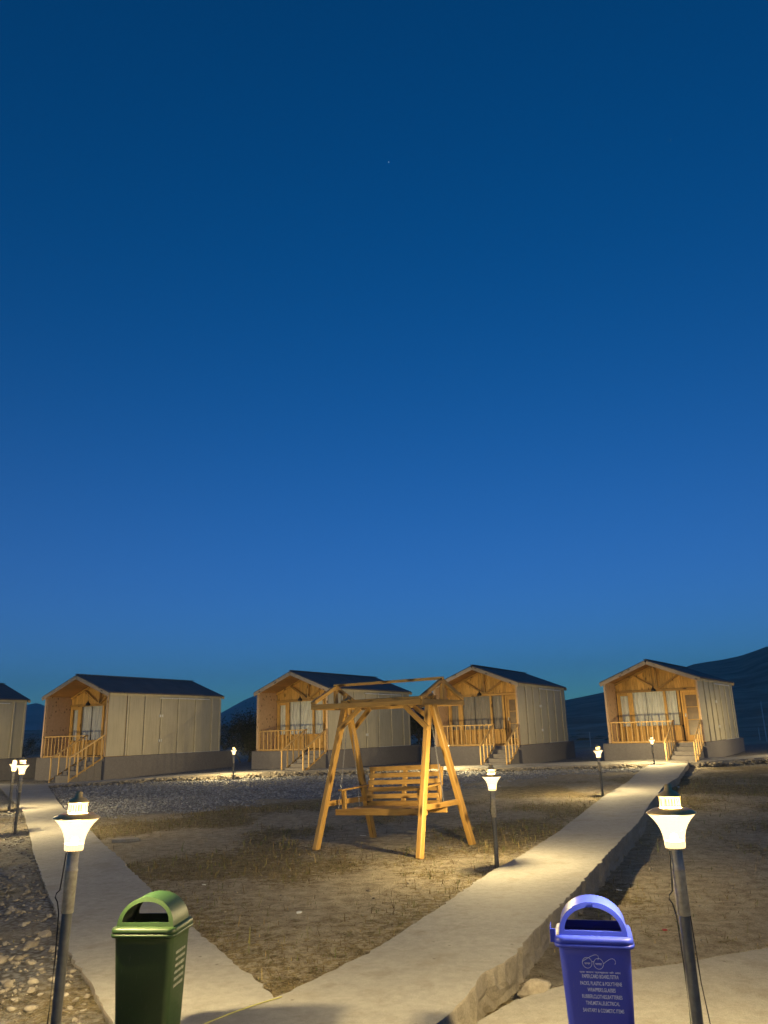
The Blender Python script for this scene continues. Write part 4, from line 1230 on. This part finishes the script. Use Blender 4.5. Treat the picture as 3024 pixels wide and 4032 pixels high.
# ------------------------------------------------------------------ field fence beyond the cabins
Fn = empty('field_fence', (0, 0, 0))
fy = 62.0
for x in np.arange(6, 50, 3.2):
    jx = float(x) + random.uniform(-.2, .2)
    beam('post', (jx, fy, -.2), (jx + random.uniform(-.03, .03), fy, 1.05), .06, .06, M['fencepost'], Fn, side=(0, 1, 0))
for z in (.35, .65, .95):
    v, f = tube([(6, fy, z)] + [(float(x), fy, z - .02 * (k % 2)) for k, x in enumerate(np.arange(9.2, 50, 3.2))], .007, 4)
    mesh_obj('wire', pydata('wire', v, f), M['fencewire'], Fn)
tag(Fn, 'thin post and wire fence across the field behind the right cabins', 'fence')
for (x, y, h, lab) in ((16.6, 59, 2.6, 'tall pale pole in the field between the third and rightmost cabins'), (27.6, 59, 2.9, 'tall pale pole in the field right of the rightmost cabin')):
    v, f = lathe([(.05, -.3), (.04, h), (0, h)], 10)
    tag(mesh_obj('pole', pydata('pole', v, f, True), M['fencepost'], None, (x, y, 0)), lab, 'pole', 'poles standing in the field')
# low shrubs dotting the plain, far off
def far_shrubs():
    V = []; T = []; off = 0
    m = rocks[2]; c = np.zeros(len(m.vertices) * 3); m.vertices.foreach_get('co', c); c = c.reshape(-1, 3); t = np.array([p.vertices[:] for p in m.polygons])
    for k in range(260):
        a_ = rng.uniform(-.1, .65); R = 80 * math.exp(rng.random() * 1.2)
        p = np.array([math.sin(a_) * R, math.cos(a_) * R, .1 + max(0, (R - 120) * .016)]); s = rng.uniform(.25, .7) * (R / 150) ** .5
        V.append(c * s * np.array([1.6, 1, .8]) + p); T.append(t + off); off += len(c)
    me = pydata('scrub', np.concatenate(V).tolist(), np.concatenate(T).tolist())
    tag(mesh_obj('scrub', me, M['leaf']), 'dark low scrub dotted over the far plain', 'scrub', kind='stuff')
far_shrubs()

# ------------------------------------------------------------------ small things on the ground
def gpx(px, py, z):
    a, e = ray(px, py); d = (z - 1.6) / e; return math.sin(a) * d, math.cos(a) * d
# yellow-green cord across the junction
pts = []
for k in range(15):
    t = k / 14; px = 1110 + (640 - 1110) * t; py = 3925 + (4110 - 3925) * t - 14 * math.sin(t * 3.1)
    x, y = gpx(px, py, .055); pts.append((x, y, .056))
v, f = tube(pts, .0035, 6)
tag(mesh_obj('cord', pydata('cord', v, f, True), M['cord']), 'yellow green cord lying across the path junction', 'cord')
# flat stone slab lying on the lawn
x, y = gpx(500, 3310, .02)
def flat_piece(name, x, y, z, pts, th, mat, lab, cat, rz=0, tilt=0):
    n = len(pts); v = [(a, b, th) for a, b in pts] + [(a * 1.04, b * 1.04, 0) for a, b in pts]
    f = [tuple(range(n))] + [(i, n + i, n + (i + 1) % n, (i + 1) % n) for i in range(n)]
    o = mesh_obj(name, pydata(name, v, f), M[mat], None, (x, y, z)); o.rotation_euler = (tilt, 0, rz); return tag(o, lab, cat)
flat_piece('stone_slab', x, y, float(ground_z(x, y)) - .01, [(-.21, -.10), (.02, -.13), (.20, -.06), (.16, .08), (-.02, .12), (-.19, .06)], .045, 'slab', 'flat pale stone slab on the lawn right of the left path', 'stone', .1)
for px, py, z, s, lab in ((2437, 3513, -.2, .035, 'scrap of white litter on the ground right of the right path'), (2672, 3096, -.02, .06, 'upright scrap of litter beyond the near right lamp'), (802, 3478, .02, .022, 'white scrap of litter on the lawn near the left path'), (1177, 3596, .02, .03, 'pale crumpled scrap near the front of the lawn'), (1428, 3288, .02, .05, 'white scrap under the swing seat')):
    x, y = gpx(px, py, z); z = float(ground_z(x, y)) + .004
    flat_piece('litter', x, y, z, [(-s, -s * .4), (s * .2, -s * .6), (s, -s * .1), (s * .6, s * .5), (-s * .5, s * .6)], .008, 'white', lab, 'litter', random.random() * 3, .15)
x, y = gpx(2618, 3675, -.2)
M['red'] = plain('red_wrapper', (.35, .03, .02), .5)
flat_piece('wrapper', x, y, float(ground_z(x, y)) + .008, [(-.02, -.012), (.02, -.015), (.024, .01), (-.015, .014)], .007, 'red', 'tiny red wrapper on the dry grass left of the near right lamp pole', 'litter', .4, .2)
